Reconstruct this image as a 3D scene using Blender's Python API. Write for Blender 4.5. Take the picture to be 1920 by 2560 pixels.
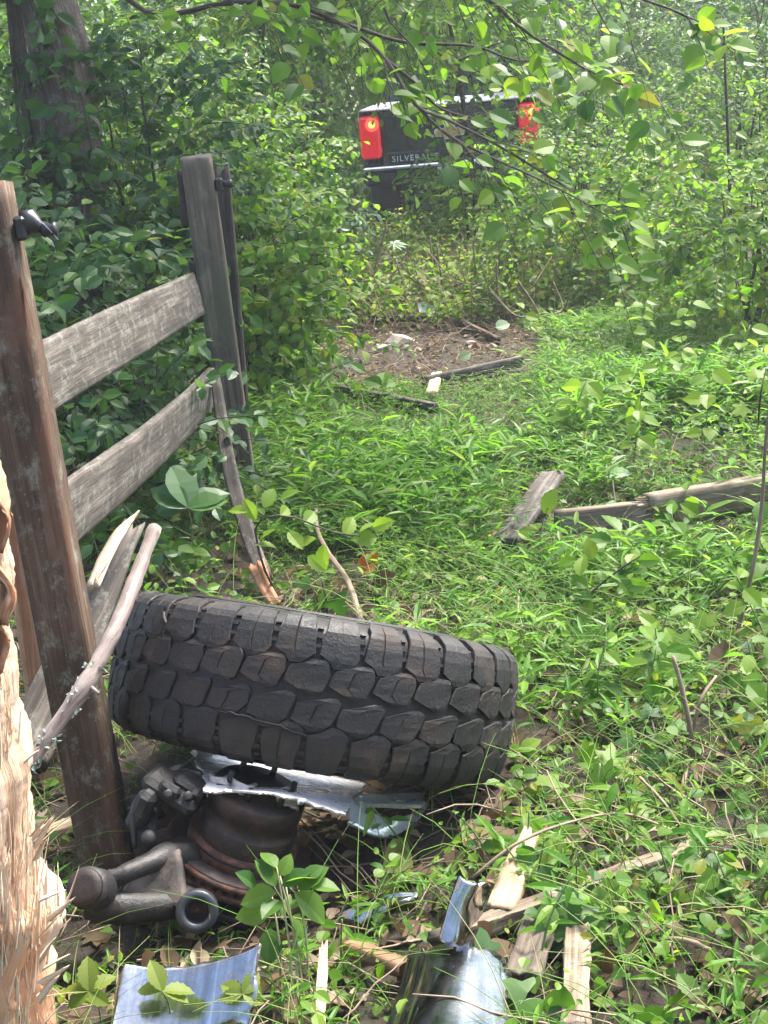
import bpy, math, random
import numpy as np
from mathutils import Vector, Matrix

for _o in list(bpy.data.objects):
    bpy.data.objects.remove(_o)
SC = bpy.context.scene
COL = SC.collection
RNG = np.random.RandomState(7)
rad = math.radians

# ------------------------------------------------------------------ camera
FPX, CAM_H = 3580.0, 1.6
PITCH, ROLL = rad(16.0), rad(5.0)
cf = np.array([0, math.cos(PITCH), -math.sin(PITCH)])
u0 = np.array([0, math.sin(PITCH), math.cos(PITCH)])
r0 = np.array([1.0, 0, 0])
cr = math.cos(ROLL) * r0 - math.sin(ROLL) * u0
cu = math.sin(ROLL) * r0 + math.cos(ROLL) * u0
camd = bpy.data.cameras.new('camera')
cam = bpy.data.objects.new('camera', camd)
COL.objects.link(cam)
cam.matrix_world = Matrix(((cr[0], cu[0], -cf[0], 0), (cr[1], cu[1], -cf[1], 0), (cr[2], cu[2], -cf[2], CAM_H), (0, 0, 0, 1)))
camd.sensor_fit = 'HORIZONTAL'
camd.sensor_width = 36.0
camd.lens = 36.0 * FPX / 1920.0
camd.clip_end = 500
camd.clip_start = 0.05
SC.camera = cam

# ------------------------------------------------------------------ sky, sun, exposure
SUN_EL, SUN_AZ = rad(60), rad(52)         # azimuth from +Y towards +X: bright hazy sky ahead and to the right
world = bpy.data.worlds.new('World')
SC.world = world
world.use_nodes = True
wn = world.node_tree
wn.nodes.clear()
sky = wn.nodes.new('ShaderNodeTexSky')
sky.sky_type = 'NISHITA'
sky.sun_disc = False
sky.sun_elevation = SUN_EL
sky.sun_rotation = SUN_AZ
sky.air_density = 1.0
sky.dust_density = 3.0
bg = wn.nodes.new('ShaderNodeBackground')
bg.inputs['Strength'].default_value = 0.15
wo = wn.nodes.new('ShaderNodeOutputWorld')
wn.links.new(sky.outputs[0], bg.inputs[0])
wn.links.new(bg.outputs[0], wo.inputs[0])
sl = bpy.data.lights.new('sun', 'SUN')
sl.energy = 3.9
sl.angle = rad(20)
sl.color = (1.0, 0.96, 0.88)
sun = bpy.data.objects.new('sun', sl)
COL.objects.link(sun)
sd = Vector((math.sin(SUN_AZ) * math.cos(SUN_EL), math.cos(SUN_AZ) * math.cos(SUN_EL), math.sin(SUN_EL)))
sun.rotation_euler = sd.to_track_quat('Z', 'Y').to_euler()
sun.location = sd * 30
SC.view_settings.view_transform = 'Standard'
SC.view_settings.look = 'None'
SC.view_settings.exposure = 2.12
SC.view_settings.gamma = 1.0
SC.view_settings.use_curve_mapping = False
SC.render.engine = 'CYCLES'
SC.cycles.use_denoising = True
SC.cycles.max_bounces = 8
SC.cycles.transparent_max_bounces = 6
SC.cycles.volume_bounces = 0


# ------------------------------------------------------------------ where a thing seen in the photo stands
def ray(px, py):
    return cf + (px - 960) / FPX * cr - (py - 1280) / FPX * cu


def at(px, py, Y):
    d = ray(px, py)
    return np.array([0, 0, CAM_H]) + d * (Y / d[1])


def above(px, py, Y):
    """like at(), but never under the ground"""
    d = ray(px, py)
    Yg = -CAM_H / d[2] * d[1]
    return at(px, py, min(Y, Yg * 0.955)) if d[2] < 0 else at(px, py, Y)


def hgt(x, y):
    return 0.02 * np.sin(1.7 * x + 0.6 * y) + 0.018 * np.sin(0.9 * y - 1.3 * x + 1) + 0.008 * np.sin(5.1 * x + 2) * np.sin(4.3 * y) - 0.06 * np.exp(-((x + 0.38) ** 2 + (y - 2.72) ** 2) / 0.16)


def gnd(px, py, z=0.0):
    d = ray(px, py)
    p = np.array([0, 0, CAM_H]) + d * ((z - CAM_H) / d[2])
    p[2] = hgt(p[0], p[1]) + z
    return p


def proj(P):
    q = P - np.array([0, 0, CAM_H])
    dz = q @ cf
    return 960 + FPX * (q @ cr) / dz, 1280 - FPX * (q @ cu) / dz


def nrm(v):
    v = np.asarray(v, float)
    return v / np.maximum(np.linalg.norm(v, axis=-1, keepdims=True), 1e-9)


# ------------------------------------------------------------------ materials
class NT:
    def __init__(s, name):
        s.m = bpy.data.materials.new(name)
        s.m.use_nodes = True
        s.t = s.m.node_tree
        s.t.nodes.clear()
        s.out = s.t.nodes.new('ShaderNodeOutputMaterial')

    def n(s, typ, ins=None, **props):
        nd = s.t.nodes.new('ShaderNode' + typ)
        for k, v in props.items():
            setattr(nd, k, v)
        for k, v in (ins or {}).items():
            if isinstance(v, bpy.types.NodeSocket):
                s.t.links.new(v, nd.inputs[k])
            else:
                nd.inputs[k].default_value = v
        return nd

    def ramp(s, fac, stops):
        nd = s.n('ValToRGB', {'Fac': fac})
        e = nd.color_ramp.elements
        while len(e) < len(stops):
            e.new(0.5)
        for el, (p, c) in zip(e, stops):
            el.position = p
            el.color = (*c, 1) if not isinstance(c, (int, float)) else (c, c, c, 1)
        return nd.outputs['Color']

    def mix(s, fac, a, b, blend='MIX'):
        nd = s.n('MixRGB', blend_type=blend)
        for k, v in (('Fac', fac), ('Color1', a), ('Color2', b)):
            if isinstance(v, bpy.types.NodeSocket):
                s.t.links.new(v, nd.inputs[k])
            elif k == 'Fac':
                nd.inputs[k].default_value = v
            else:
                nd.inputs[k].default_value = (*v, 1)
        return nd.outputs['Color']

    def coord(s, scale, attr=None):
        if attr:
            src = s.n('Attribute', attribute_name=attr).outputs['Vector']
        else:
            src = s.n('TexCoord').outputs['Object']
        return s.n('Mapping', {'Vector': src, 'Scale': scale}).outputs[0]

    def noise(s, vec, scale=1.0, detail=4.0, rough=0.6, dist=0.0):
        return s.n('TexNoise', {'Vector': vec, 'Scale': scale, 'Detail': detail, 'Roughness': rough, 'Distortion': dist}).outputs['Fac']

    def bump(s, hgt, strength=0.5, dist=0.01):
        return s.n('Bump', {'Height': hgt, 'Strength': strength, 'Distance': dist}).outputs['Normal']

    def bsdf(s, **k):
        nd = s.n('BsdfPrincipled', {kk.replace('_', ' '): v for kk, v in k.items()})
        return nd.outputs[0]

    def done(s, sh):
        s.t.links.new(sh, s.out.inputs['Surface'])
        return s.m


def c4(c):
    return (*c, 1)


def leaf_mat(name, stops, trans=0.4, rough=0.42, pale=0.25, spots=0.0, ttint=(1.45, 1.6, 0.55)):
    t = NT(name)
    isl = t.n('NewGeometry')
    oi = t.n('ObjectInfo')
    s = t.n('Math', {0: isl.outputs['Random Per Island'], 1: oi.outputs['Random']}, operation='ADD')
    f = t.n('Math', {0: s.outputs[0]}, operation='FRACT').outputs[0]
    col = t.ramp(f, stops)
    v = t.noise(t.coord((1, 1, 1)), 45.0, 3)
    col = t.mix(t.n('Math', {0: v, 1: 0.35}, operation='MULTIPLY').outputs[0], col, (0.03, 0.05, 0.01))
    if spots:
        v2 = t.noise(t.coord((1, 1, 1)), 90.0, 2)
        col = t.mix(t.ramp(v2, [(0.62, 0.0), (0.68, spots)]), col, (0.07, 0.04, 0.015))
    back = t.n('Math', {0: isl.outputs['Backfacing'], 1: pale}, operation='MULTIPLY').outputs[0]
    col = t.mix(back, col, (0.13, 0.20, 0.11))
    p = t.bsdf(Base_Color=col, Roughness=min(1, rough + 0.08), Specular_IOR_Level=0.32)
    tc = t.mix(1.0, col, ttint, 'MULTIPLY')
    tr = t.n('BsdfTranslucent', {'Color': tc}).outputs[0]
    mx = t.n('MixShader', {'Fac': min(0.58, trans + 0.08)})
    t.t.links.new(p, mx.inputs[1])
    t.t.links.new(tr, mx.inputs[2])
    return t.done(mx.outputs[0])


def wood_mat(name, dark, mid, light, lichen=0.0, rough=0.85, fresh=None, streak=1.0, dirt=0.75):
    t = NT(name)
    g = t.coord((70, 70, 2.2), 'grain')
    n1 = t.noise(g, 1.0, 6, 0.65, 0.4)
    col = t.ramp(n1, [(0.3, dark), (0.5, mid), (0.7, light)])
    n2 = t.noise(t.coord((6, 6, 3), 'grain'), 1.0, 5, 0.65)
    col = t.mix(t.ramp(n2, [(0.42, 0.0), (0.62, dirt)]), col, tuple(x * 0.45 for x in mid))
    n5 = t.noise(t.coord((260, 260, 9), 'grain'), 1.0, 3, 0.6)
    col = t.mix(t.ramp(n5, [(0.55, 0.0), (0.75, 0.6 * min(1, dirt + 0.2))]), col, tuple(x * 0.35 for x in dark))
    if lichen:
        n3 = t.noise(t.coord((22, 22, 15), 'grain'), 1.0, 7, 0.8)
        col = t.mix(t.ramp(n3, [(0.52, 0.0), (0.66, lichen)]), col, (0.34, 0.37, 0.29))
        n4 = t.noise(t.coord((160, 160, 110), 'grain'), 1.0, 2, 0.5)
        col = t.mix(t.ramp(n4, [(0.70, 0.0), (0.74, lichen)]), col, (0.42, 0.43, 0.38))
    if fresh:
        n6 = t.noise(t.coord((12, 12, 2.5), 'grain'), 1.0, 4, 0.6)
        col = t.mix(t.ramp(n6, [(0.52, 0.0), (0.6, 0.8)]), col, fresh)
    nb = t.bump(t.mix(0.5, n1, n5), 0.8 * streak, 0.004)
    return t.done(t.bsdf(Base_Color=col, Roughness=rough, Normal=nb, Specular_IOR_Level=0.25))


def plain_mat(name, col, rough=0.5, metal=0.0, bump=0.0, scale=30.0, var=0.3, col2=None, thresh=(0.45, 0.65), emit=None, coat=0.0):
    t = NT(name)
    v = t.coord((1, 1, 1))
    n = t.noise(v, scale, 6, 0.65)
    c = t.ramp(n, [(thresh[0], col), (thresh[1], col2 or tuple(x * (1 - var) for x in col))])
    k = dict(Base_Color=c, Roughness=t.ramp(t.noise(v, scale * 0.6, 4), [(0.3, max(0.02, rough - 0.12)), (0.7, min(1, rough + 0.1))]), Metallic=metal, Coat_Weight=coat)
    if bump:
        k['Normal'] = t.bump(t.noise(v, scale * 2.5, 5, 0.7), bump, 0.003)
    if emit:
        k['Emission_Color'] = c4(emit[0])
        k['Emission_Strength'] = emit[1]
    return t.done(t.bsdf(**k))


MT = {}
MT['grass'] = leaf_mat('grass_green', [(0.0, (0.05, 0.16, 0.014)), (0.5, (0.105, 0.25, 0.018)), (0.85, (0.17, 0.32, 0.03)), (1.0, (0.22, 0.27, 0.09))], 0.5, 0.38)
MT['leaf_bright'] = leaf_mat('leaf_bright', [(0.0, (0.06, 0.15, 0.016)), (0.5, (0.125, 0.235, 0.022)), (0.9, (0.20, 0.30, 0.035)), (1.0, (0.26, 0.25, 0.05))], 0.5, 0.4)
MT['leaf_mid'] = leaf_mat('leaf_mid', [(0.0, (0.03, 0.095, 0.016)), (0.5, (0.072, 0.16, 0.022)), (0.93, (0.13, 0.23, 0.03)), (1.0, (0.25, 0.22, 0.05))], 0.45, 0.38)
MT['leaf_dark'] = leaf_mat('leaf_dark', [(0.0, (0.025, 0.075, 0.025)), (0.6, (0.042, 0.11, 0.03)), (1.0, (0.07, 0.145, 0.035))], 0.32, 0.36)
MT['leaf_blue'] = leaf_mat('leaf_blue', [(0.0, (0.035, 0.09, 0.035)), (0.6, (0.065, 0.14, 0.045)), (1.0, (0.11, 0.19, 0.06))], 0.3, 0.38, 0.4)
MT['leaf_dry'] = leaf_mat('leaf_dry', [(0.0, (0.10, 0.16, 0.03)), (0.4, (0.18, 0.24, 0.05)), (0.7, (0.26, 0.25, 0.09)), (1.0, (0.2, 0.12, 0.07))], 0.4, 0.55)
MT['leaf_pale'] = leaf_mat('leaf_pale', [(0.0, (0.22, 0.33, 0.2)), (1.0, (0.33, 0.42, 0.28))], 0.3, 0.5, 0.3)
MT['leaf_spotted'] = leaf_mat('leaf_spotted', [(0.0, (0.10, 0.15, 0.02)), (1.0, (0.15, 0.19, 0.025))], 0.35, 0.5, 0.2, 0.8)
MT['leaf_yellow'] = leaf_mat('leaf_yellow', [(0.0, (0.13, 0.24, 0.025)), (1.0, (0.22, 0.32, 0.04))], 0.5, 0.4)
MT['litter'] = leaf_mat('dead_leaf_brown', [(0.0, (0.08, 0.045, 0.03)), (0.45, (0.16, 0.098, 0.062)), (0.75, (0.26, 0.175, 0.12)), (1.0, (0.42, 0.32, 0.23))], 0.15, 0.75, 0.15, 0.3, (1.2, 1.0, 0.7))
MT['orange_leaf'] = leaf_mat('dead_leaf_orange', [(0.0, (0.4, 0.1, 0.02)), (1.0, (0.5, 0.14, 0.03))], 0.2, 0.6, 0.1, 0.3, (1.2, 1, 0.7))
MT['weathered'] = wood_mat('weathered_board', (0.032, 0.025, 0.021), (0.085, 0.07, 0.059), (0.19, 0.165, 0.14), 0.34)
MT['post'] = wood_mat('old_post_wood', (0.034, 0.021, 0.014), (0.085, 0.053, 0.034), (0.16, 0.112, 0.076), 0.35, 0.85, (0.10, 0.05, 0.03))
MT['post_far'] = wood_mat('grey_post_wood', (0.055, 0.042, 0.032), (0.125, 0.096, 0.073), (0.215, 0.175, 0.135), 0.15, 0.85, (0.085, 0.09, 0.055))
MT['dark_post'] = wood_mat('dark_damp_wood', (0.02, 0.016, 0.014), (0.045, 0.036, 0.03), (0.08, 0.065, 0.055), 0.1)
MT['raw'] = wood_mat('raw_split_wood', (0.42, 0.23, 0.13), (0.58, 0.40, 0.27), (0.68, 0.54, 0.41), 0.0, 0.8, (0.52, 0.25, 0.13), 2.2, 0.3)
MT['raw_pale'] = wood_mat('raw_pale_wood', (0.42, 0.28, 0.17), (0.60, 0.43, 0.29), (0.72, 0.57, 0.42), 0.0, 0.8, None, 1.0, 0.35)
MT['raw_orange'] = wood_mat('raw_orange_wood', (0.25, 0.1, 0.05), (0.42, 0.19, 0.1), (0.62, 0.4, 0.26), 0.0, 0.8)
MT['stick'] = wood_mat('bare_stick_bark', (0.10, 0.075, 0.065), (0.22, 0.17, 0.15), (0.36, 0.30, 0.27), 0.35)
MT['weathered_tan'] = wood_mat('weathered_tan_wood', (0.07, 0.05, 0.036), (0.18, 0.135, 0.095), (0.33, 0.265, 0.19), 0.3)
MT['raw_tan'] = wood_mat('raw_tan_wood', (0.24, 0.155, 0.09), (0.40, 0.285, 0.18), (0.54, 0.42, 0.29), 0.0, 0.85, None, 1.3, 0.5)
MT['raw_lit'] = wood_mat('fresh_lit_splinter', (0.5, 0.34, 0.22), (0.68, 0.5, 0.35), (0.8, 0.66, 0.5), 0.0, 0.8, None, 1.0, 0.15)  # paler copy of the raw wood, brightened against the shade on the splinters
MT['rotten'] = wood_mat('rotten_orange_bark', (0.12, 0.06, 0.035), (0.27, 0.15, 0.085), (0.45, 0.30, 0.18), 0.1)
MT['twig'] = wood_mat('pale_twig', (0.10, 0.07, 0.05), (0.22, 0.16, 0.11), (0.38, 0.30, 0.22), 0.2)
MT['twig_dark'] = wood_mat('dark_twig', (0.03, 0.022, 0.018), (0.06, 0.045, 0.035), (0.10, 0.08, 0.06), 0.2)
MT['stem_green'] = plain_mat('green_stem', (0.10, 0.17, 0.05), 0.5, var=0.4)
MT['stem_pale'] = plain_mat('pale_stem', (0.33, 0.33, 0.17), 0.5, var=0.4)
MT['bark'] = wood_mat('tree_bark', (0.05, 0.035, 0.028), (0.13, 0.095, 0.075), (0.24, 0.18, 0.145), 0.5, 0.9, None, 1.4)
MT['rust'] = plain_mat('rusted_iron', (0.05, 0.024, 0.016), 0.8, 0.2, 1.0, 38, 0.4, (0.15, 0.06, 0.034))
MT['rust_dark'] = plain_mat('dark_brown_iron', (0.016, 0.011, 0.009), 0.6, 0.3, 0.8, 26, 0.4, (0.048, 0.026, 0.018))
MT['iron'] = plain_mat('black_cast_iron', (0.011, 0.0105, 0.0105), 0.55, 0.2, 0.9, 34, 0.4, (0.032, 0.027, 0.023))
MT['iron_dusty'] = plain_mat('dusty_cast_iron', (0.022, 0.019, 0.017), 0.75, 0.1, 0.9, 14, 0.4, (0.15, 0.118, 0.09), (0.40, 0.66))
MT['steel'] = plain_mat('dark_blue_steel', (0.035, 0.04, 0.046), 0.42, 0.4, 0.3, 25, 0.4)
MT['black_plastic'] = plain_mat('black_plastic', (0.012, 0.012, 0.014), 0.35)


def make_chrome(streaks=True):
    t = NT('chrome_alloy' if streaks else 'lit_crumpled_chrome')
    v = t.coord((1, 1, 1))
    n = t.noise(v, 14, 6, 0.7)
    r = t.ramp(n, [(0.4, 0.10), (0.7, 0.34)])
    col = t.ramp(t.noise(v, 60, 4, 0.7), [(0.3, (0.42, 0.43, 0.44)), (0.75, (0.27, 0.27, 0.27))])
    sg = t.noise(t.coord((55, 2.5, 1), 'grain'), 1.0, 5, 0.6, 0.2)
    if not streaks:
        col = t.ramp(t.noise(v, 60, 4, 0.7), [(0.3, (0.82, 0.84, 0.88)), (0.75, (0.6, 0.6, 0.62))])  # lit copy: paler, less metallic chrome in place of reflected sky
    else:
        col = t.mix(t.ramp(sg, [(0.36, 0.5), (0.56, 0.0)]), col, (0.10, 0.105, 0.115))
    col = t.mix(t.ramp(sg, [(0.6, 0.0), (0.7, 0.8)]), col, (0.62, 0.65, 0.7))
    dirt = t.noise(v, 7, 6, 0.75)
    col = t.mix(t.ramp(dirt, [(0.58, 0.0), (0.75, 0.7)]), col, (0.14, 0.11, 0.08))
    return t.done(t.bsdf(Base_Color=col, Metallic=1.0 if streaks else 0.55, Roughness=r, Normal=t.bump(t.noise(v, 22 if streaks else 45, 3), 0.18 if streaks else 0.6, 0.004)))


def make_torn():
    t = NT('torn_alloy_edge')
    v = t.coord((1, 1, 1))
    col = t.ramp(t.noise(v, 80, 4, 0.7), [(0.3, (0.25, 0.22, 0.2)), (0.7, (0.45, 0.40, 0.36))])
    return t.done(t.bsdf(Base_Color=col, Metallic=0.7, Roughness=0.45, Normal=t.bump(t.noise(v, 160, 3), 0.6, 0.003)))


def make_rubber(worn):
    t = NT('worn_tread_rubber' if worn else 'tyre_rubber')
    v = t.coord((1, 1, 1))
    g = t.n('TexCoord').outputs['Object']
    if worn:                                  # blocks share meshes: use world position for the dirt
        g = t.n('NewGeometry').outputs['Position']
    n = t.noise(g, 9, 7, 0.7)
    col = t.ramp(n, [(0.36, (0.0055, 0.005, 0.005)), (0.50, (0.009, 0.0077, 0.007)), (0.60, (0.024, 0.017, 0.0125)), (0.76, (0.08, 0.052, 0.037))])
    if worn:
        col = t.mix(t.n('Math', {0: t.n('ObjectInfo').outputs['Random'], 1: 0.3}, operation='MULTIPLY').outputs[0], col, (0.02, 0.0165, 0.014))
    n2 = t.noise(g, 130, 3, 0.6)
    col = t.mix(t.ramp(n2, [(0.68, 0.0), (0.76, 0.35)]), col, (0.16, 0.12, 0.09))
    r = t.ramp(n, [(0.35, 0.48), (0.65, 0.8)])
    b = t.bump(t.mix(0.5, t.noise(g, 70, 5, 0.7), n2), 0.7, 0.004)
    return t.done(t.bsdf(Base_Color=col, Roughness=r, Normal=b, Specular_IOR_Level=0.4))


MT['chrome'] = make_chrome()
MT['chrome_lit'] = make_chrome(False)
MT['torn'] = make_torn()
MT['rubber'] = make_rubber(False)
MT['tread'] = make_rubber(True)
MT['cut'] = plain_mat('cut_rubber', (0.006, 0.006, 0.006), 0.9)
MT['truck'] = plain_mat('dark_truck_paint', (0.012, 0.014, 0.018), 0.22, 0.0, 0, 6, 0.3, coat=0.6)
MT['cover_sheen'] = plain_mat('cover_sky_sheen', (0.2, 0.21, 0.23), 0.55, 0.1, 0, 8, 0.2)  # pale tone in place of sky reflected in the bed cover
MT['truck_glass'] = plain_mat('dark_rear_glass', (0.01, 0.012, 0.014), 0.08)
MT['lamp_red'] = plain_mat('red_lamp_lens', (0.28, 0.008, 0.015), 0.2, emit=((1.0, 0.012, 0.03), 0.11), coat=0.5)
MT['lamp_lit'] = plain_mat('lit_brake_lamp', (0.9, 0.1, 0.03), 0.3, emit=((1.0, 0.03, 0.02), 0.8))
MT['lamp_mid'] = plain_mat('lit_lamp_glow', (1.0, 0.25, 0.05), 0.3, emit=((1.0, 0.16, 0.02), 1.6))
MT['lamp_core'] = plain_mat('lamp_bulb_glow', (1.0, 0.5, 0.1), 0.3, emit=((1.0, 0.36, 0.05), 3.0))
MT['gold'] = plain_mat('gold_emblem', (0.55, 0.38, 0.14), 0.35, 0.4)
MT['letters'] = plain_mat('pale_letters', (0.6, 0.62, 0.64), 0.35, 0.3)
MT['stone'] = plain_mat('pale_stone', (0.27, 0.235, 0.2), 0.85, 0, 0.5, 20, 0.4)


def make_ground():
    t = NT('forest_soil')
    v = t.coord((1, 1, 1))
    n = t.noise(v, 3.0, 8, 0.7)
    n2 = t.noise(v, 40.0, 6, 0.75)
    col = t.ramp(n2, [(0.3, (0.016, 0.010, 0.007)), (0.5, (0.042, 0.026, 0.018)), (0.68, (0.085, 0.055, 0.037)), (0.8, (0.17, 0.12, 0.085))])
    col = t.mix(t.ramp(n, [(0.45, 0.0), (0.65, 0.5)]), col, (0.035, 0.045, 0.018))
    return t.done(t.bsdf(Base_Color=col, Roughness=0.95, Normal=t.bump(n2, 1.0, 0.03)))


MT['ground'] = make_ground()


# ------------------------------------------------------------------ meshes
class MB:
    def __init__(s):
        s.v, s.f, s.g, s.n = [], [], [], 0

    def add(s, V, F, mat=0, grain=None, smooth=True):
        V = np.asarray(V, float).reshape(-1, 3)
        Fs = F if isinstance(F, list) else [F]
        for f in Fs:
            f = np.asarray(f, int)
            if f.size:
                s.f.append((f + s.n, mat, smooth))
        s.v.append(V)
        s.g.append(V if grain is None else np.asarray(grain, float).reshape(-1, 3))
        s.n += len(V)
        return s

    def mesh(s, name, mats):
        me = bpy.data.meshes.new(name)
        V = np.concatenate(s.v)
        me.vertices.add(len(V))
        me.vertices.foreach_set('co', V.astype(np.float32).ravel())
        loops = np.concatenate([f.ravel() for f, _, _ in s.f]).astype(np.int32)
        tot = np.concatenate([np.full(len(f), f.shape[1]) for f, _, _ in s.f]).astype(np.int32)
        start = np.concatenate([[0], np.cumsum(tot)[:-1]]).astype(np.int32)
        me.loops.add(len(loops))
        me.loops.foreach_set('vertex_index', loops)
        me.polygons.add(len(tot))
        me.polygons.foreach_set('loop_start', start)
        me.polygons.foreach_set('material_index', np.concatenate([np.full(len(f), m) for f, m, _ in s.f]).astype(np.int32))
        me.polygons.foreach_set('use_smooth', np.concatenate([np.full(len(f), b) for f, _, b in s.f]).astype(bool))
        for m in (mats if isinstance(mats, (list, tuple)) else [mats]):
            me.materials.append(MT[m] if isinstance(m, str) else m)
        a = me.attributes.new('grain', 'FLOAT_VECTOR', 'POINT')
        a.data.foreach_set('vector', np.concatenate(s.g).astype(np.float32).ravel())
        me.update(calc_edges=True)
        return me

    def obj(s, name, mats, parent=None):
        return link(name, s.mesh(name, mats), parent)


def link(name, me, parent=None):
    o = bpy.data.objects.new(name, me)
    COL.objects.link(o)
    if parent is not None:
        o.parent = parent
    return o


def tag(o, label=None, cat=None, group=None, kind=None):
    for k, v in (('label', label), ('category', cat), ('group', group), ('kind', kind)):
        if v:
            o[k] = v
    return o


def thing(name, label, cat, loc=(0, 0, 0), group=None):
    o = bpy.data.objects.new(name, None)
    COL.objects.link(o)
    o.location = [float(x) for x in loc]
    return tag(o, label, cat, group)


def centred(mb, name, mats, parent=None, origin=None):
    """one mesh object whose origin sits at its base"""
    V = np.concatenate(mb.v)
    c = V.mean(0) if origin is None else np.asarray(origin, float)
    mb.v = [v - c for v in mb.v]
    o = mb.obj(name, mats, parent)
    o.location = [float(x) for x in c]
    return o


def tubes(P, r, sides=5, taper_cap=False):
    """P (K,m,3) polylines, r (K,m) radii -> verts, quads, grain"""
    P = np.asarray(P, float)
    if P.ndim == 2:
        P = P[None]
    K, m, _ = P.shape
    r = np.broadcast_to(np.asarray(r, float), (K, m))
    t = nrm(np.gradient(P, axis=1))
    ref = np.array([0.31, 0.55, 0.78])
    a = nrm(np.cross(t, ref))
    b = np.cross(t, a)
    th = np.arange(sides) / sides * 2 * math.pi
    ring = a[:, :, None, :] * np.cos(th)[None, None, :, None] + b[:, :, None, :] * np.sin(th)[None, None, :, None]
    V = P[:, :, None, :] + ring * r[:, :, None, None]
    L = np.concatenate([np.zeros((K, 1)), np.cumsum(np.linalg.norm(np.diff(P, axis=1), axis=2), axis=1)], axis=1)
    G = np.stack([np.broadcast_to(np.cos(th) * 1.0, (K, m, sides)) * r[:, :, None], np.broadcast_to(np.sin(th), (K, m, sides)) * r[:, :, None],
                  np.broadcast_to(L[:, :, None], (K, m, sides))], -1)
    G = G + (np.arange(K) * 0.37 % 5)[:, None, None, None]
    idx = np.arange(K * m * sides).reshape(K, m, sides)
    q = np.stack([idx[:, :-1, :], np.roll(idx[:, :-1, :], -1, 2), np.roll(idx[:, 1:, :], -1, 2), idx[:, 1:, :]], -1).reshape(-1, 4)
    F = [q]
    if sides > 3:
        F.append(np.concatenate([idx[:, 0, ::-1], idx[:, -1, :]]))
    return V.reshape(-1, 3), F, G.reshape(-1, 3)


def smooth_path(pts, n):
    """Catmull-Rom through pts"""
    p = np.asarray(pts, float)
    p = np.concatenate([[2 * p[0] - p[1]], p, [2 * p[-1] - p[-2]]])
    out = []
    for t in np.linspace(0, len(p) - 3 - 1e-6, n):
        i = int(t)
        f = t - i
        a, b, c, d = p[i:i + 4]
        out.append(0.5 * (2 * b + (c - a) * f + (2 * a - 5 * b + 4 * c - d) * f ** 2 + (3 * b - a - 3 * c + d) * f ** 3))
    return np.array(out)


def board_geo(path, wdir, width, thick, jag0=0.0, jag1=0.0, n=24, rng=RNG, rough=0.0015, twist=0.0):
    """a sawn board swept along path; jagged ends where it broke"""
    P = smooth_path(path, n) if len(path) > 2 else np.linspace(path[0], path[1], n)
    t = nrm(np.gradient(P, axis=0))
    w = np.asarray(wdir, float)
    w = np.broadcast_to(w, (n, 3)) if w.ndim == 1 else np.array([w[0] * (1 - f) + w[1] * f for f in np.linspace(0, 1, n)])
    w = nrm(w - (w * t).sum(1, keepdims=True) * t)
    nn = np.cross(t, w)
    width = np.broadcast_to(np.asarray(width, float), (n,)) if np.ndim(width) == 0 else np.interp(np.linspace(0, 1, n), np.linspace(0, 1, len(width)), width)
    thick = np.broadcast_to(np.asarray(thick, float), (n,)) if np.ndim(thick) == 0 else np.interp(np.linspace(0, 1, n), np.linspace(0, 1, len(thick)), thick)
    e = 0.06
    k = 6
    xs = np.linspace(-0.5 + e, 0.5 - e, k)
    sec = [(x, -0.5) for x in xs] + [(0.5, -0.5 + 0.18), (0.5, 0.0), (0.5, 0.5 - 0.18)] + [(x, 0.5) for x in xs[::-1]] + [(-0.5, 0.5 - 0.18), (-0.5, 0.0), (-0.5, -0.5 + 0.18)]
    sec = np.array(sec)
    m = len(sec)
    V = P[:, None] + w[:, None] * (sec[None, :, 0] * width[:, None])[..., None] + nn[:, None] * (sec[None, :, 1] * thick[:, None])[..., None]
    ridge = rng.randn(m) * rough
    low = np.sin(np.linspace(0, 9, n)[:, None] + rng.rand(m)[None] * 2) * rough * 0.7
    amp = ridge[None] + low + rng.randn(n, m) * rough * 0.3
    V += (nn[:, None] * np.sign(sec[None, :, 1:2]) * (np.abs(sec[None, :, 1:2]) > 0.4) + w[:, None] * np.sign(sec[None, :, 0:1]) * (np.abs(sec[None, :, 0:1]) > 0.45)) * amp[..., None]
    L = np.concatenate([[0], np.cumsum(np.linalg.norm(np.diff(P, axis=0), axis=1))])
    off = rng.rand() * 7
    for j, ri, s in ((jag0, 0, -1), (jag1, -1, 1)):
        if j:
            prof = np.interp(sec[:, 0], np.linspace(-0.5, 0.5, 9), rng.rand(9)) * j + rng.rand(m) * j * 0.25
            V[ri] += t[ri] * s * prof[:, None]
            r2 = 1 if ri == 0 else -2
            V[r2] += t[r2] * s * prof[:, None] * 0.45
    G = np.stack([np.broadcast_to(sec[None, :, 0] * width[:, None], (n, m)), np.broadcast_to(sec[None, :, 1] * thick[:, None], (n, m)), np.broadcast_to(L[:, None], (n, m))], -1) + off
    idx = np.arange(n * m).reshape(n, m)
    q = np.stack([idx[:-1], np.roll(idx[:-1], -1, 1), np.roll(idx[1:], -1, 1), idx[1:]], -1).reshape(-1, 4)
    Vs = [V.reshape(-1, 3), P[0:1] - t[0:1] * jag0 * -0.2, P[-1:] + t[-1:] * jag1 * 0.3]
    c0, c1 = n * m, n * m + 1
    cap = np.array([(c0, idx[0, (i + 1) % m], idx[0, i]) for i in range(m)] + [(c1, idx[-1, i], idx[-1, (i + 1) % m]) for i in range(m)])
    return np.concatenate(Vs), [q[:, ::-1], cap[:, ::-1]], np.concatenate([G.reshape(-1, 3), G[0].mean(0)[None], G[-1].mean(0)[None]])


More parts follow.
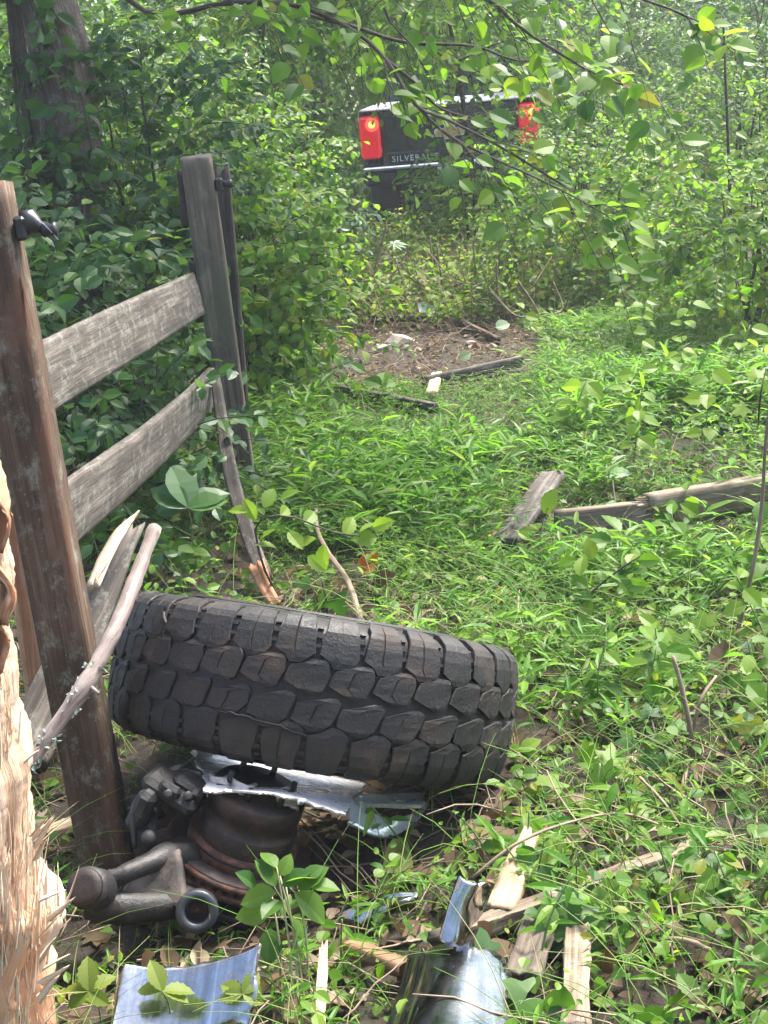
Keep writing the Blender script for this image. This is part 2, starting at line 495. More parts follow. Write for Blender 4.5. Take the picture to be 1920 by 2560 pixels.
def splinters(bases, dirs, lens, wid, rng, flat=0.35):
    """thin tapered torn slivers of wood, each a four sided spike with a slight bend"""
    K = len(bases)
    dirs = nrm(dirs)
    side = nrm(np.cross(dirs, rng.randn(K, 3)))
    up = np.cross(dirs, side)
    lens, wid = np.asarray(lens)[:, None], np.asarray(wid)[:, None]
    bend = up * lens * rng.uniform(-0.12, 0.12, (K, 1))
    rings = []
    for f, k in ((0, 1.0), (0.45, 0.75), (0.8, 0.4)):
        c = bases + dirs * lens * f + bend * f * f
        rings.append(np.stack([c + side * wid * k, c + up * wid * k * flat, c - side * wid * k, c - up * wid * k * flat], 1))
    V = np.concatenate(rings + [(bases + dirs * lens + bend)[:, None]], 1)       # K,13,3
    f = []
    for r in range(2):
        for i in range(4):
            f.append((r * 4 + i, r * 4 + (i + 1) % 4, r * 4 + 4 + (i + 1) % 4, r * 4 + 4 + i))
    t = [(8 + i, 8 + (i + 1) % 4, 12) for i in range(4)]
    off = (np.arange(K) * 13)[:, None, None]
    G = np.concatenate([np.stack([np.broadcast_to(np.array([wid[0, 0], 0, -wid[0, 0], 0]), (K, 4)), np.zeros((K, 4)), np.broadcast_to(lens * z, (K, 4))], -1) for z in (0, .45, .8)]
                       + [np.stack([np.zeros((K, 1)), np.zeros((K, 1)), lens], -1)], 1) + (rng.rand(K) * 6)[:, None, None]
    return V.reshape(-1, 3), [(np.array(f)[None] + off).reshape(-1, 4), (np.array(t)[None] + off).reshape(-1, 3)], G.reshape(-1, 3)


# ---- leaves: a template lies on XY, its stalk at the origin, its tip at (0,1)
def leaf_tpl(width=0.6, stations=(0.3, 0.65), prof=None, droop=0.18, fold=0.25, serr=0.0):
    st = list(stations)
    n = len(st)
    prof = prof or [math.sin(math.pi * min(1, s ** 0.75)) ** 0.8 for s in st]
    V = [(0, 0, 0)]
    for s in st:
        V.append((0, s, -droop * s * s))
    V.append((0, 1, -droop))
    for sg in (1, -1):
        for i, (s, p) in enumerate(zip(st, prof)):
            hw = width * 0.5 * p * (1 + (serr if i % 2 else -serr))
            V.append((sg * hw, s + (serr * 0.12 if i % 2 else 0), -droop * s * s + fold * hw))
    T = []
    for sg, o in ((1, n + 2), (-1, 2 * n + 2)):
        tri = [(0, o, 1)]
        for i in range(n - 1):
            tri += [(i + 1, o + i, o + i + 1), (i + 1, o + i + 1, i + 2)]
        tri.append((n, o + n - 1, n + 1))
        T += [t if sg > 0 else t[::-1] for t in tri]
    return np.array(V, float), np.array(T, int)


def lobed_tpl(lobes=5, depth=0.45, droop=0.15, teeth=0.0):
    """palmate leaf with pointed lobes"""
    pts = []
    n = lobes
    for i in range(n):
        a = math.pi / 2 + (i - (n - 1) / 2) * (math.pi * 1.45 / n)
        R = 1.0 - 0.32 * abs(i - (n - 1) / 2) / ((n - 1) / 2)
        if i == 0:
            pts.append((0.22, -0.02))
        w = math.pi * 1.45 / n * 0.5
        pts.append((R * .78 * math.cos(a - w * .42), R * .78 * math.sin(a - w * .42)))
        pts.append((R * math.cos(a), R * math.sin(a)))
        pts.append((R * .78 * math.cos(a + w * .42), R * .78 * math.sin(a + w * .42)))
        if i < n - 1:
            pts.append((R * (1 - depth) * math.cos(a + w), R * (1 - depth) * math.sin(a + w)))
    pts.append((-0.22, -0.02))
    pts = [(x * 0.62, y * 0.62 + 0.36) for x, y in pts]
    V = [(0, 0.3, 0.03)] + [(x, y, -droop * (x * x * 1.2 + y * y * 0.6)) for x, y in pts] + [(0, 0.34, 0)]
    k = len(pts)
    T = [(0, i, i + 1) for i in range(1, k)] + [(0, k, 1)]
    return np.array(V[:k + 1], float), np.array(T, int)


TPL = {
    'lo': leaf_tpl(0.62, (0.28, 0.66), (0.86, 0.88)),
    'mid': leaf_tpl(0.66, (0.12, 0.32, 0.55, 0.78), (0.5, 0.93, 1.0, 0.66), 0.22, 0.3),
    'round': leaf_tpl(0.9, (0.1, 0.32, 0.58, 0.82), (0.62, 1.0, 0.98, 0.62), 0.15, 0.22),
    'oval': leaf_tpl(0.74, (0.08, 0.22, 0.4, 0.58, 0.75, 0.9), (0.45, 0.84, 1.0, 0.92, 0.62, 0.24), 0.2, 0.26, 0.03),
    'serr': leaf_tpl(0.62, (0.06, 0.14, 0.22, 0.31, 0.4, 0.49, 0.58, 0.67, 0.76, 0.84, 0.92), (0.3, 0.55, 0.72, 0.88, 0.95, 1.0, 0.96, 0.86, 0.7, 0.5, 0.27), 0.22, 0.3, 0.09),
    'narrow': leaf_tpl(0.3, (0.15, 0.4, 0.7), (0.7, 1.0, 0.65), 0.3, 0.35),
    'blade': leaf_tpl(0.19, (0.3, 0.7), (1.0, 0.75), 0.3, 0.4),
    'lobed': lobed_tpl(5, 0.42),
    'tri': lobed_tpl(3, 0.35),
    'curl': leaf_tpl(0.75, (0.12, 0.32, 0.55, 0.78), (0.55, 1.0, 0.95, 0.6), -0.35, 0.75),
}


def frames(normal, along):
    n = nrm(normal)
    y = nrm(along - (along * n).sum(-1, keepdims=True) * n)
    x = np.cross(y, n)
    return np.stack([x, y, n], -1)


def inst(mb, tpl, R, S, T, mat=0):
    V, F = TPL[tpl]
    S = np.asarray(S, float)
    if S.ndim == 1:
        S = S[:, None]
    X = np.einsum('nij,nkj->nki', R, V[None] * S[:, None, :]) + T[:, None]
    n, k = len(T), len(V)
    mb.add(X.reshape(-1, 3), (F[None] + (np.arange(n) * k)[:, None, None]).reshape(-1, 3), mat, smooth=False)


LEAF_MESH = {}


def leaf_mesh(tpl, mat):
    if (tpl, mat) not in LEAF_MESH:
        V, F = TPL[tpl]
        LEAF_MESH[(tpl, mat)] = MB().add(V, F, smooth=False).mesh('leaf', mat)
    return LEAF_MESH[(tpl, mat)]


def leaf_objs(parent, tpl, mat, R, S, T, name='leaf', loc=None):
    """leaves as single objects that share one mesh"""
    me = leaf_mesh(tpl, mat)
    p0 = np.array(parent.location)
    for i in range(len(T)):
        o = bpy.data.objects.new(name, me)
        COL.objects.link(o)
        o.parent = parent
        m = np.eye(4)
        m[:3, :3] = R[i] * S[i]
        m[:3, 3] = T[i] - p0
        o.matrix_local = Matrix(m.tolist())


def sprays(rng, start, dirs, length, nl, size, up=0.6, out=0.4, jit=0.5, droop=0.25, m=5, spread=0.9, ndir=None):
    """twigs with leaves set alternately along them: returns twig polylines, leaf frames, sizes, positions"""
    K = len(start)
    dirs = nrm(dirs)
    f = np.linspace(0, 1, m)[None, :, None]
    L = np.asarray(length)[:, None, None]
    P = start[:, None] + dirs[:, None] * L * f + np.array([0, 0, -1.0]) * L * droop * f * f + np.cumsum(rng.randn(K, m, 3), 1) * L * 0.03 * f
    q = (np.arange(nl) + rng.rand(K, nl) * 0.8 + 0.2) / nl
    q = 0.12 + 0.88 * np.minimum(q, 1)
    fi = q * (m - 1)
    i0 = np.clip(fi.astype(int), 0, m - 2)
    fr = (fi - i0)[..., None]
    kk = np.arange(K)[:, None]
    T = P[kk, i0] * (1 - fr) + P[kk, i0 + 1] * fr
    tan = nrm(P[kk, i0 + 1] - P[kk, i0])
    side = nrm(np.cross(tan, np.array([0, 0, 1.0])) + 1e-6)
    sg = np.where((np.arange(nl)[None, :] + rng.randint(0, 2, (K, 1))) % 2, 1.0, -1.0)[..., None]
    along = tan * 0.55 + side * sg * spread + rng.randn(K, nl, 3) * 0.3 + np.array([0, 0, -0.25])
    nb = np.array([0, 0, 1.0]) * up + nrm(dirs)[:, None] * out + rng.randn(K, nl, 3) * jit
    if ndir is not None:
        nb = nb + np.asarray(ndir)
    R = frames(nb.reshape(-1, 3), along.reshape(-1, 3))
    S = size * rng.uniform(0.55, 1.25, K * nl)
    return P, R, S, T.reshape(-1, 3) + along.reshape(-1, 3) * (S * 0.12)[:, None]


def shrub(name, label, cat, base, h, rx, ry=None, twigs=160, nl=12, size=0.08, mat='leaf_mid', tpl='lo', stemmat='twig_dark', group=None, seed=0, trunk_r=0.02,
          nstem=4, low=0.08, tw=(0.25, 0.6), leafobjs=0, mat2=None, up=0.7, jit=0.5, tight=0.45, ndir=None, stemname='stem', crown='crown', twr=0.0035, bare=0.0, lean=(0, 0)):
    rng = np.random.RandomState(seed + 11)
    twigs, nl, size = int(twigs * 1.35), int(nl * 1.25), size * 0.76
    ry = ry or rx
    base = np.asarray(base, float)
    t = thing(name, label, cat, base, group)
    # stems
    sm = []
    tips = []
    for i in range(nstem):
        a = rng.rand() * 6.28
        tip = np.array([math.cos(a) * rx * 0.55 * rng.rand() + lean[0], math.sin(a) * ry * 0.55 * rng.rand() + lean[1], h * rng.uniform(0.7, 0.95)])
        mid = tip * 0.5 + rng.randn(3) * 0.06 * h
        sm.append(smooth_path([np.array([rng.randn() * 0.05, rng.randn() * 0.05, -0.05]), mid, tip], 9))
        tips.append(tip)
    sm = np.array(sm)
    for i in range(nstem):
        V, F, G = tubes(sm[i], trunk_r * np.linspace(1, 0.25, 9) * rng.uniform(0.7, 1.1), 7)
        MB().add(V, F, 0, G).obj(stemname, stemmat, t)
    # crown
    d = nrm(rng.randn(twigs, 3))
    rr = rng.rand(twigs, 1) ** tight
    bump = 1 + 0.22 * np.sin(d[:, :1] * 4 + seed) * np.sin(d[:, 2:] * 5 + seed * 2)
    c = np.array([lean[0] * 0.6, lean[1] * 0.6, h * (0.5 + low * 0.5)])
    ext = np.array([rx, ry, h * (0.5 - low * 0.5)])
    st = c + d * ext * rr * bump * 0.88
    dirs = d * np.array([1, 1, 0.5]) + np.array([0, 0, 0.25]) + rng.randn(twigs, 3) * 0.35
    P, R, S, T = sprays(rng, st, dirs, rng.uniform(tw[0], tw[1], twigs), nl, size, up=up, jit=jit, ndir=ndir)
    keep = T[:, 2] > 0.02
    R, S, T = R[keep], S[keep], T[keep]
    if bare:
        k2 = rng.rand(len(T)) > bare
        R, S, T = R[k2], S[k2], T[k2]
    mb = MB()
    V, F, G = tubes(P, np.linspace(1, 0.3, P.shape[1])[None] * twr, 3)
    mb.add(V, F, 2, G)
    if leafobjs:                          # the leaves nearest to the camera, each its own object
        order = np.argsort(np.linalg.norm(T + base - np.array([0, 0, 1.6]), axis=1) + rng.rand(len(T)) * 0.25)
        sel = order[:leafobjs]
        leaf_objs(t, 'mid' if tpl == 'lo' else tpl, mat, R[sel], S[sel], T[sel] + base)
        rest = order[leafobjs:]
        R, S, T = R[rest], S[rest], T[rest]
    pick = rng.rand(len(T)) < (0.25 if mat2 else 0)
    inst(mb, tpl, R[~pick], S[~pick], T[~pick], 0)
    if mat2:
        inst(mb, tpl, R[pick], S[pick], T[pick], 1)
    o = mb.obj(crown, [mat, mat2 or mat, stemmat], t)
    tag(o, kind='stuff')
    return t


# ================================================================== GROUND
def build_ground():
    xs = np.sign(np.linspace(-1, 1, 140)) * np.abs(np.linspace(-1, 1, 140)) ** 2.2 * 60
    ys = np.concatenate([np.linspace(-20, 1.8, 10), np.linspace(2, 12, 130), np.linspace(12.5, 25, 30), np.linspace(27, 110, 14)])
    X, Y = np.meshgrid(xs, ys)
    Z = hgt(X, Y) + RNG.randn(*X.shape) * 0.004
    V = np.stack([X, Y, Z], -1).reshape(-1, 3)
    n, m = X.shape
    idx = np.arange(n * m).reshape(n, m)
    q = np.stack([idx[:-1, :-1], idx[:-1, 1:], idx[1:, 1:], idx[1:, :-1]], -1).reshape(-1, 4)
    tag(MB().add(V, q).obj('ground', 'ground'), kind='structure')


build_ground()


# ================================================================== TREES AND SHRUBS
def tree_trunk(t, path, r0_, r1, name='trunk', mat='bark', sides=18, n=26, seed=0):
    rng = np.random.RandomState(seed)
    P = smooth_path(path, n)
    r = np.linspace(r0_, r1, n)
    r[:3] *= np.array([1.5, 1.2, 1.05])
    V, F, G = tubes(P, r, sides)
    k = rng.randn(1, sides) * 0.06 + rng.randn(n, sides) * 0.03
    Vr = V.reshape(n, sides, 3)
    Vr = P[:, None] + (Vr - P[:, None]) * (1 + k[..., None])
    return MB().add(Vr.reshape(-1, 3), F, 0, G).obj(name, mat, t)


def limb_tree(name, label, base, h, crown_r, r_trunk, seed, twigs=260, nl=12, size=0.12, mat='leaf_mid', crown_z=(0.35, 1.0), lean=(0, 0), group=None, tpl='lo', mat2=None, limbs=7, bark='bark', cat='tree'):
    rng = np.random.RandomState(seed + 100)
    base = np.asarray(base, float)
    t = thing(name, label, cat, base, group)
    top = np.array([lean[0], lean[1], h * 0.92])
    tree_trunk(t, [np.array([0, 0, -0.1]), top * 0.35 + rng.randn(3) * 0.05, top * 0.7 + rng.randn(3) * 0.1, top], r_trunk, r_trunk * 0.3, 'trunk', bark, seed=seed)
    for i in range(limbs):
        z = rng.uniform(crown_z[0], 0.85)
        s = top * z
        a = rng.rand() * 6.28
        e = s + np.array([math.cos(a) * crown_r * 0.8, math.sin(a) * crown_r * 0.8, h * 0.12 * rng.rand()])
        V, F, G = tubes(smooth_path([s, (s + e) / 2 + np.array([0, 0, 0.1 * crown_r]), e], 10), np.linspace(r_trunk * 0.4, r_trunk * 0.06, 10), 6)
        MB().add(V, F, 0, G).obj('limb', bark, t)
    d = nrm(rng.randn(twigs, 3))
    zc = (crown_z[0] + crown_z[1]) / 2 * h
    ext = np.array([crown_r, crown_r, (crown_z[1] - crown_z[0]) / 2 * h])
    bump = 1 + 0.25 * np.sin(d[:, :1] * 5 + seed) * np.sin(d[:, 2:] * 4 + seed * 2)
    st = np.array([lean[0] * .7, lean[1] * .7, zc]) + d * ext * rng.rand(twigs, 1) ** 0.4 * bump * 0.9
    P, R, S, T = sprays(rng, st, d + np.array([0, 0, 0.1]), rng.uniform(0.4, 0.9, twigs) * max(0.6, crown_r * 0.4), nl, size, up=0.8, jit=0.45)
    k = T[:, 2] > 0.03
    R, S, T = R[k], S[k], T[k]
    mb = MB()
    V, F, G = tubes(P, np.linspace(1, 0.3, P.shape[1])[None] * 0.005, 3)
    mb.add(V, F, 2, G)
    p = rng.rand(len(T)) < (0.3 if mat2 else 0)
    inst(mb, tpl, R[~p], S[~p], T[~p], 0)
    if mat2:
        inst(mb, tpl, R[p], S[p], T[p], 1)
    tag(mb.obj('crown', [mat, mat2 or mat, 'twig_dark'], t), kind='stuff')
    return t


def far_woods():
    rng = np.random.RandomState(5)
    mb = MB()
    for (x0, x1, y0, y1, z1, n, mat, sz) in ((-16, 16, 27, 34, 9, 34000, 0, 0.28), (-9, 9, 20, 26, 6, 34000, 1, 0.13)):
        T = np.stack([rng.uniform(x0, x1, n), rng.uniform(y0, y1, n), rng.uniform(0, 1, n) ** 1.3 * z1], -1)
        cl = nrm(rng.randn(n, 3)) * 0.5
        R = frames(np.array([0, -0.5, 0.8]) + rng.randn(n, 3) * 0.5, cl + np.array([0, -0.3, -0.6]))
        inst(mb, 'lo', R, sz * rng.uniform(0.6, 1.3, n), T, mat)
    tag(mb.obj('far_woods', ['leaf_mid', 'leaf_bright']), 'solid mass of green woodland closing the view behind the truck', 'woods', kind='stuff')


far_woods()

# tree beside the fence, trunk in the upper left
b = gnd(165, 830)
b = np.array([-1.72, 8.0, hgt(-1.72, 8.0)])
tt = thing('vine_clad_tree', 'thick brown tree trunk wrapped in vines behind the fence posts', 'tree', b)
tree_trunk(tt, [np.array([0, 0, -0.1]), at(172, 440, 8) - b, at(132, 60, 8) - b, np.array([-0.16, 0.05, 3.6]), np.array([-0.2, 0.05, 6.0])], 0.185, 0.13, seed=4)
rngv = np.random.RandomState(21)
for k in range(3):
    pts = [np.array([math.cos(a0) * 0.2, math.sin(a0) * 0.2 - 0.02, z]) + np.array([-0.02 * z, 0, 0]) for a0, z in zip(np.linspace(4.2 + k * 0.5, 5.3 + k * 0.4 - 0.4 * k, 6), np.linspace(0, 2.7, 6))]
    V, F, G = tubes(smooth_path(pts, 16), 0.012 + 0.006 * k, 6)
    MB().add(V, F, 0, G).obj('vine', 'twig_dark', tt)
n = 90
st = np.stack([rngv.uniform(-0.5, 0.3, n), rngv.uniform(-0.35, -0.1, n), rngv.uniform(0.1, 2.6, n)], -1)
P, R, S, T = sprays(rngv, st, np.array([0.0, -0.5, 0.1]) + rngv.randn(n, 3) * 0.6, rngv.uniform(0.15, 0.35, n), 7, 0.1, up=0.5, ndir=(0, -0.5, 0))
k_ = rngv.rand(len(T)) < 0.6
mb = MB(); V, F, G = tubes(P, 0.003, 3); mb.add(V, F, 1, G); inst(mb, 'lo', R[k_], S[k_], T[k_], 0)
tag(mb.obj('creeper', ['leaf_dark', 'twig_dark'], tt), kind='stuff')
# its unseen crown, above the picture: moved off the trunk to shade the fence side
n = 640
d = nrm(rngv.randn(n, 3))
st = np.array([1.1, 0.5, 5.2]) + d * np.array([2.3, 2.6, 1.25]) * rngv.rand(n, 1) ** 0.5
P, R, S, T = sprays(rngv, st, d, rngv.uniform(0.5, 1.0, n), 12, 0.15, up=0.9, jit=0.4)
mb = MB(); V, F, G = tubes(P, 0.005, 3); mb.add(V, F, 1, G); inst(mb, 'lo', R, S, T, 0)
tag(mb.obj('crown', ['leaf_mid', 'twig_dark'], tt), kind='stuff')
for a, z in ((0.3, 3.2), (1.9, 3.6), (3.4, 4.0), (4.8, 3.4)):
    e = np.array([0.9 + math.cos(a) * 1.6, 0.5 + math.sin(a) * 1.8, z + 1.4])
    V, F, G = tubes(smooth_path([np.array([-0.25, 0.1, z]), (e + np.array([-0.25, 0.1, z])) / 2 + np.array([0, 0, .3]), e], 10), np.linspace(0.06, 0.012, 10), 7)
    MB().add(V, F, 0, G).obj('limb', 'bark', tt)

# leafy bank behind the fence
SH = [
    # name, label, (x, y), h, rx, twigs, nl, size, mat, mat2, tpl, leafobjs
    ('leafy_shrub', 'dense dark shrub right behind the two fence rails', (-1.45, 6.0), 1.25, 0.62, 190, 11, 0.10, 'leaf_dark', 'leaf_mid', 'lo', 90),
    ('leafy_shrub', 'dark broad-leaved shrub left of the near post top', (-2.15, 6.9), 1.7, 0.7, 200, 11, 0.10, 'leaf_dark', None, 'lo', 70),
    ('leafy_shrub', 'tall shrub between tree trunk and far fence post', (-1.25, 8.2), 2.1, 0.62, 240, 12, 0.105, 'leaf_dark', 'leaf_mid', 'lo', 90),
    ('leafy_shrub', 'low shaded shrub at the foot of the broken rail', (-1.05, 5.3), 0.65, 0.45, 110, 9, 0.085, 'leaf_dark', 'leaf_mid', 'lo', 60),
    ('vine_mound', 'bright vine-covered mound just right of the far post', (-0.62, 7.8), 1.3, 0.42, 170, 12, 0.085, 'leaf_bright', 'leaf_mid', 'mid', 110),
    ('vine_mound', 'bright green mound of vines left of the truck', (-0.95, 10.6), 1.95, 0.75, 260, 12, 0.09, 'leaf_bright', 'leaf_mid', 'lo', 100),
    ('leafy_shrub', 'tall shrub with bluish leaves above the vine mound', (-1.9, 12.2), 3.0, 1.1, 300, 12, 0.1, 'leaf_mid', 'leaf_bright', 'lo', 0),
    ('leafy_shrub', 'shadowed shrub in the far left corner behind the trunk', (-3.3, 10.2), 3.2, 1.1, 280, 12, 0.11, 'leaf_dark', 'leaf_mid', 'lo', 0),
    ('leafy_shrub', 'green shrub whose branches hang beside the left tail lamp', (-0.75, 13.6), 1.9, 0.55, 190, 12, 0.075, 'leaf_mid', 'leaf_bright', 'lo', 40),
    ('leafy_shrub', 'big-leaved shrub behind the bare soil patch', (-0.55, 11.6), 0.95, 0.4, 110, 10, 0.10, 'leaf_dark', 'leaf_blue', 'lo', 60),
]
for i, (nm, lb, (x, y), h, rx, tw, nl, sz, m1, m2, tp, lo) in enumerate(SH):
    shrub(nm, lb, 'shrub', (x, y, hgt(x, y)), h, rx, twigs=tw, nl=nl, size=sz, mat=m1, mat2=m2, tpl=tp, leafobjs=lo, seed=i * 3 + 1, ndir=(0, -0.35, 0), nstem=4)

SR = [
    ('leafy_shrub', 'light green shrub at the right edge beside the grass', (2.35, 8.6), 1.15, 0.65, 200, 11, 0.075, 'leaf_bright', 'leaf_mid', 'mid', 110),
    ('leafy_shrub', 'bushy green shrub right of the dry weeds', (1.65, 10.6), 1.25, 0.7, 230, 12, 0.075, 'leaf_bright', 'leaf_mid', 'lo', 80),
    ('leafy_shrub', 'rounded shrub with small leaves behind the thin sapling', (3.1, 11.6), 1.9, 0.85, 300, 12, 0.07, 'leaf_bright', 'leaf_blue', 'lo', 60),
    ('leafy_shrub', 'upright shrub hiding the right tail lamp corner', (2.2, 13.8), 1.75, 0.6, 230, 12, 0.07, 'leaf_mid', 'leaf_bright', 'lo', 50),
    ('leafy_shrub', 'grey-green shrub with fine leaves at far right', (4.3, 15.0), 3.0, 1.2, 420, 13, 0.075, 'leaf_blue', 'leaf_mid', 'lo', 0),
    ('leafy_shrub', 'tall hazy shrub standing behind the truck corner', (2.9, 17.5), 3.4, 1.3, 420, 13, 0.085, 'leaf_mid', 'leaf_blue', 'lo', 0),
    ('leafy_shrub', 'pale shrub at the right border above the sapling', (5.4, 18.5), 4.2, 1.5, 420, 13, 0.09, 'leaf_blue', 'leaf_mid', 'lo', 0),
]
SR.append(('leafy_shrub', 'shrub covering the lower right corner of the tailgate', (1.08, 13.1), 1.3, 0.5, 190, 12, 0.07, 'leaf_bright', 'leaf_mid', 'lo', 40))
for i, (nm, lb, (x, y), h, rx, tw, nl, sz, m1, m2, tp, lo) in enumerate(SR):
    shrub(nm, lb, 'shrub', (x, y, hgt(x, y)), h, rx, twigs=tw, nl=nl, size=sz, mat=m1, mat2=m2, tpl=tp, leafobjs=lo, seed=i * 5 + 50, ndir=(0, -0.25, 0), nstem=5, tw=(0.25, 0.55))

TR = [
    ('forest_tree', 'leafy tree right behind the truck cab', (-0.4, 22.5), 7.0, 2.2, 0.13, 'leaf_bright', 'leaf_mid'),
    ('forest_tree', 'leafy tree behind the left shrubs, above the truck roof', (-3.4, 18.5), 7.5, 2.3, 0.15, 'leaf_mid', 'leaf_dark'),
    ('forest_tree', 'hazy tree at top centre right of the truck', (3.0, 24.0), 7.0, 2.4, 0.14, 'leaf_mid', 'leaf_blue'),
    ('forest_tree', 'bluish tree in the upper right corner', (6.8, 23.0), 8.0, 2.6, 0.15, 'leaf_blue', 'leaf_mid'),
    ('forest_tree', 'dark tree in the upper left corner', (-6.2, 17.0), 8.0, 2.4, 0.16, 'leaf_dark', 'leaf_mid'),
]
for i, (nm, lb, (x, y), h, cr_, rt, m1, m2) in enumerate(TR):
    limb_tree(nm, lb, (x, y, hgt(x, y)), h, cr_, rt, i * 7 + 3, twigs=760, nl=14, size=0.105, mat=m1, mat2=m2, crown_z=(0.06, 1.0))


for i, (x, y, h, cr_) in enumerate(((-4.5, -7.0, 8.0, 2.8), (0.5, -9.0, 9.0, 3.0), (5.5, -7.0, 8.0, 2.8))):  # unseen trees, added to darken the chrome reflections and soften the light
    limb_tree('forest_tree', ('unseen added tree behind the viewer, on the fence side', 'unseen added tree straight behind the viewer', 'unseen added tree behind the viewer, on the far side from the fence')[i], (x, y, hgt(x, y)), h, cr_, 0.16, 60 + i, twigs=260, nl=12, size=0.24, mat='leaf_mid', crown_z=(0.05, 1.0))


limb_tree('slender_tree', 'slender tree whose leafy crown hangs before the truck roof', (1.15, 13.6, hgt(1.15, 13.6)), 3.9, 1.35, 0.03, 71, twigs=620, nl=13, size=0.085, mat='leaf_bright', mat2='leaf_mid', crown_z=(0.43, 1.0), lean=(-0.35, 0), bark='twig_dark')
limb_tree('slender_tree', 'small tree arching over the left tail lamp of the truck', (-1.15, 14.4, hgt(-1.15, 14.4)), 3.8, 1.1, 0.03, 72, twigs=420, nl=13, size=0.085, mat='leaf_mid', mat2='leaf_bright', crown_z=(0.47, 1.0), lean=(0.55, 0), bark='twig_dark')


# branches that hang across the top of the picture, from a tree that stands left of the view
def overhang():
    rng = np.random.RandomState(77)
    base = np.array([-3.3, 6.4, hgt(-3.3, 6.4)])
    t = thing('overhanging_tree', 'tree with dark thin branches hanging across the top, over the truck', 'tree', base)
    tree_trunk(t, [np.array([0, 0, -0.1]), np.array([0.05, 0, 1.5]), np.array([0.1, 0, 3.0]), np.array([0.0, 0.1, 5.0])], 0.12, 0.05, seed=9)
    fork = base + np.array([0.08, 0, 2.6])
    br = [
        ([fork, at(60, -120, 6.3), at(370, 30, 6.2), at(560, 8, 6.1), at(730, 12, 6.0), at(880, 75, 5.9), at(965, 150, 5.8), at(1040, 262, 5.7), at(1120, 300, 5.6), at(1260, 372, 5.5), at(1420, 470, 5.4), at(1530, 520, 5.3)], 0.013),
        ([at(640, 6, 6.05), at(860, 60, 6.2), at(1010, 105, 6.2), at(1180, 115, 6.2), at(1290, 150, 6.2), at(1420, 152, 6.2)], 0.011),
        ([at(560, 8, 6.1), at(820, -40, 6.0), at(1080, -60, 5.9), at(1220, 0, 5.8), at(1290, 60, 5.75), at(1375, 118, 5.7), at(1500, 190, 5.7), at(1640, 240, 5.6)], 0.013),
        ([at(965, 150, 5.8), at(1040, 210, 5.9), at(1100, 270, 6.0), at(1200, 300, 6.0), at(1330, 330, 6.0)], 0.008),
        ([at(1040, 262, 5.7), at(1110, 330, 5.6), at(1200, 380, 5.4), at(1330, 440, 5.3), at(1450, 500, 5.2), at(1550, 560, 5.2)], 0.007),
        ([at(960, 20, 6.0), at(980, 60, 6.0), at(1040, 130, 6.0), at(1050, 200, 5.9)], 0.006),
        ([at(1080, -60, 5.9), at(1400, -60, 5.6), at(1640, 10, 5.4), at(1760, 60, 5.3)], 0.01),
    ]
    starts, dirs = [], []
    for pts, r in br:
        P = smooth_path([p - base for p in pts], 40)
        V, F, G = tubes(P, np.linspace(r, r * 0.25, 40), 7)
        MB().add(V, F, 0, G).obj('branch', 'twig_dark', t)
        tn = nrm(np.gradient(P, axis=0))
        L = np.linalg.norm(np.diff(P, axis=0), axis=1).sum()
        for q in np.linspace(0.16, 1.0, max(4, int(L * 7.5))):
            i = min(39, int(q * 39))
            pp = P[i] + base
            if pp[0] < -1.6:
                continue
            starts.append(P[i])
            sg = rng.choice([-1, 1])
            dirs.append(tn[i] * 0.7 + np.array([0, rng.randn() * 0.7, sg * 0.35 - 0.2]) + rng.randn(3) * 0.2)
    starts, dirs = np.array(starts), np.array(dirs)
    K = len(starts)
    P, R, S, T = sprays(rng, starts, dirs, rng.uniform(0.18, 0.42, K), 7, 0.084, up=0.75, out=0.1, jit=0.38, droop=0.3, ndir=(0, -0.35, 0))
    qx, qy = proj(T + base)
    keep = rng.rand(len(T)) < np.where((qx > 1275) & (qx < 1365) & (qy > 255) & (qy < 365), 0.25, 1.0) * np.where(((qx < 1040) & (qy > 215)) | ((qx < 1200) & (qy > 285) & (qy < 400)), 0.2, np.where(qx < 1040, 0.6, np.where(qy > 330, 0.6, 0.9)))
    R, S, T = R[keep], S[keep], T[keep]
    mb = MB()
    V, F, G = tubes(P, np.linspace(1, 0.4, P.shape[1])[None] * 0.0028, 4)
    mb.add(V, F, 0, G).obj('twigs', 'twig_dark', t)['kind'] = 'stuff'
    order = np.argsort(T[:, 1])
    a, bq = order[:290], order[290:]
    h2 = rng.rand(len(a)) < 0.65
    leaf_objs(t, 'oval', 'leaf_bright', R[a[h2]], S[a[h2]], T[a[h2]] + base)
    leaf_objs(t, 'oval', 'leaf_mid', R[a[~h2]], S[a[~h2]], T[a[~h2]] + base)
    mb = MB()
    inst(mb, 'oval', R[bq], S[bq], T[bq], 1)
    # the part of the crown above the picture
    n = 160
    d = nrm(rng.randn(n, 3))
    st = np.array([0.3, 0.1, 4.8]) + d * np.array([2.0, 1.6, 1.3]) * rng.rand(n, 1) ** 0.5
    P2, R2, S2, T2 = sprays(rng, st, d, rng.uniform(0.4, 0.8, n), 11, 0.13, up=0.9)
    inst(mb, 'lo', R2, S2, T2, 0)
    tag(mb.obj('crown', ['leaf_mid', 'leaf_bright'], t), kind='stuff')


overhang()


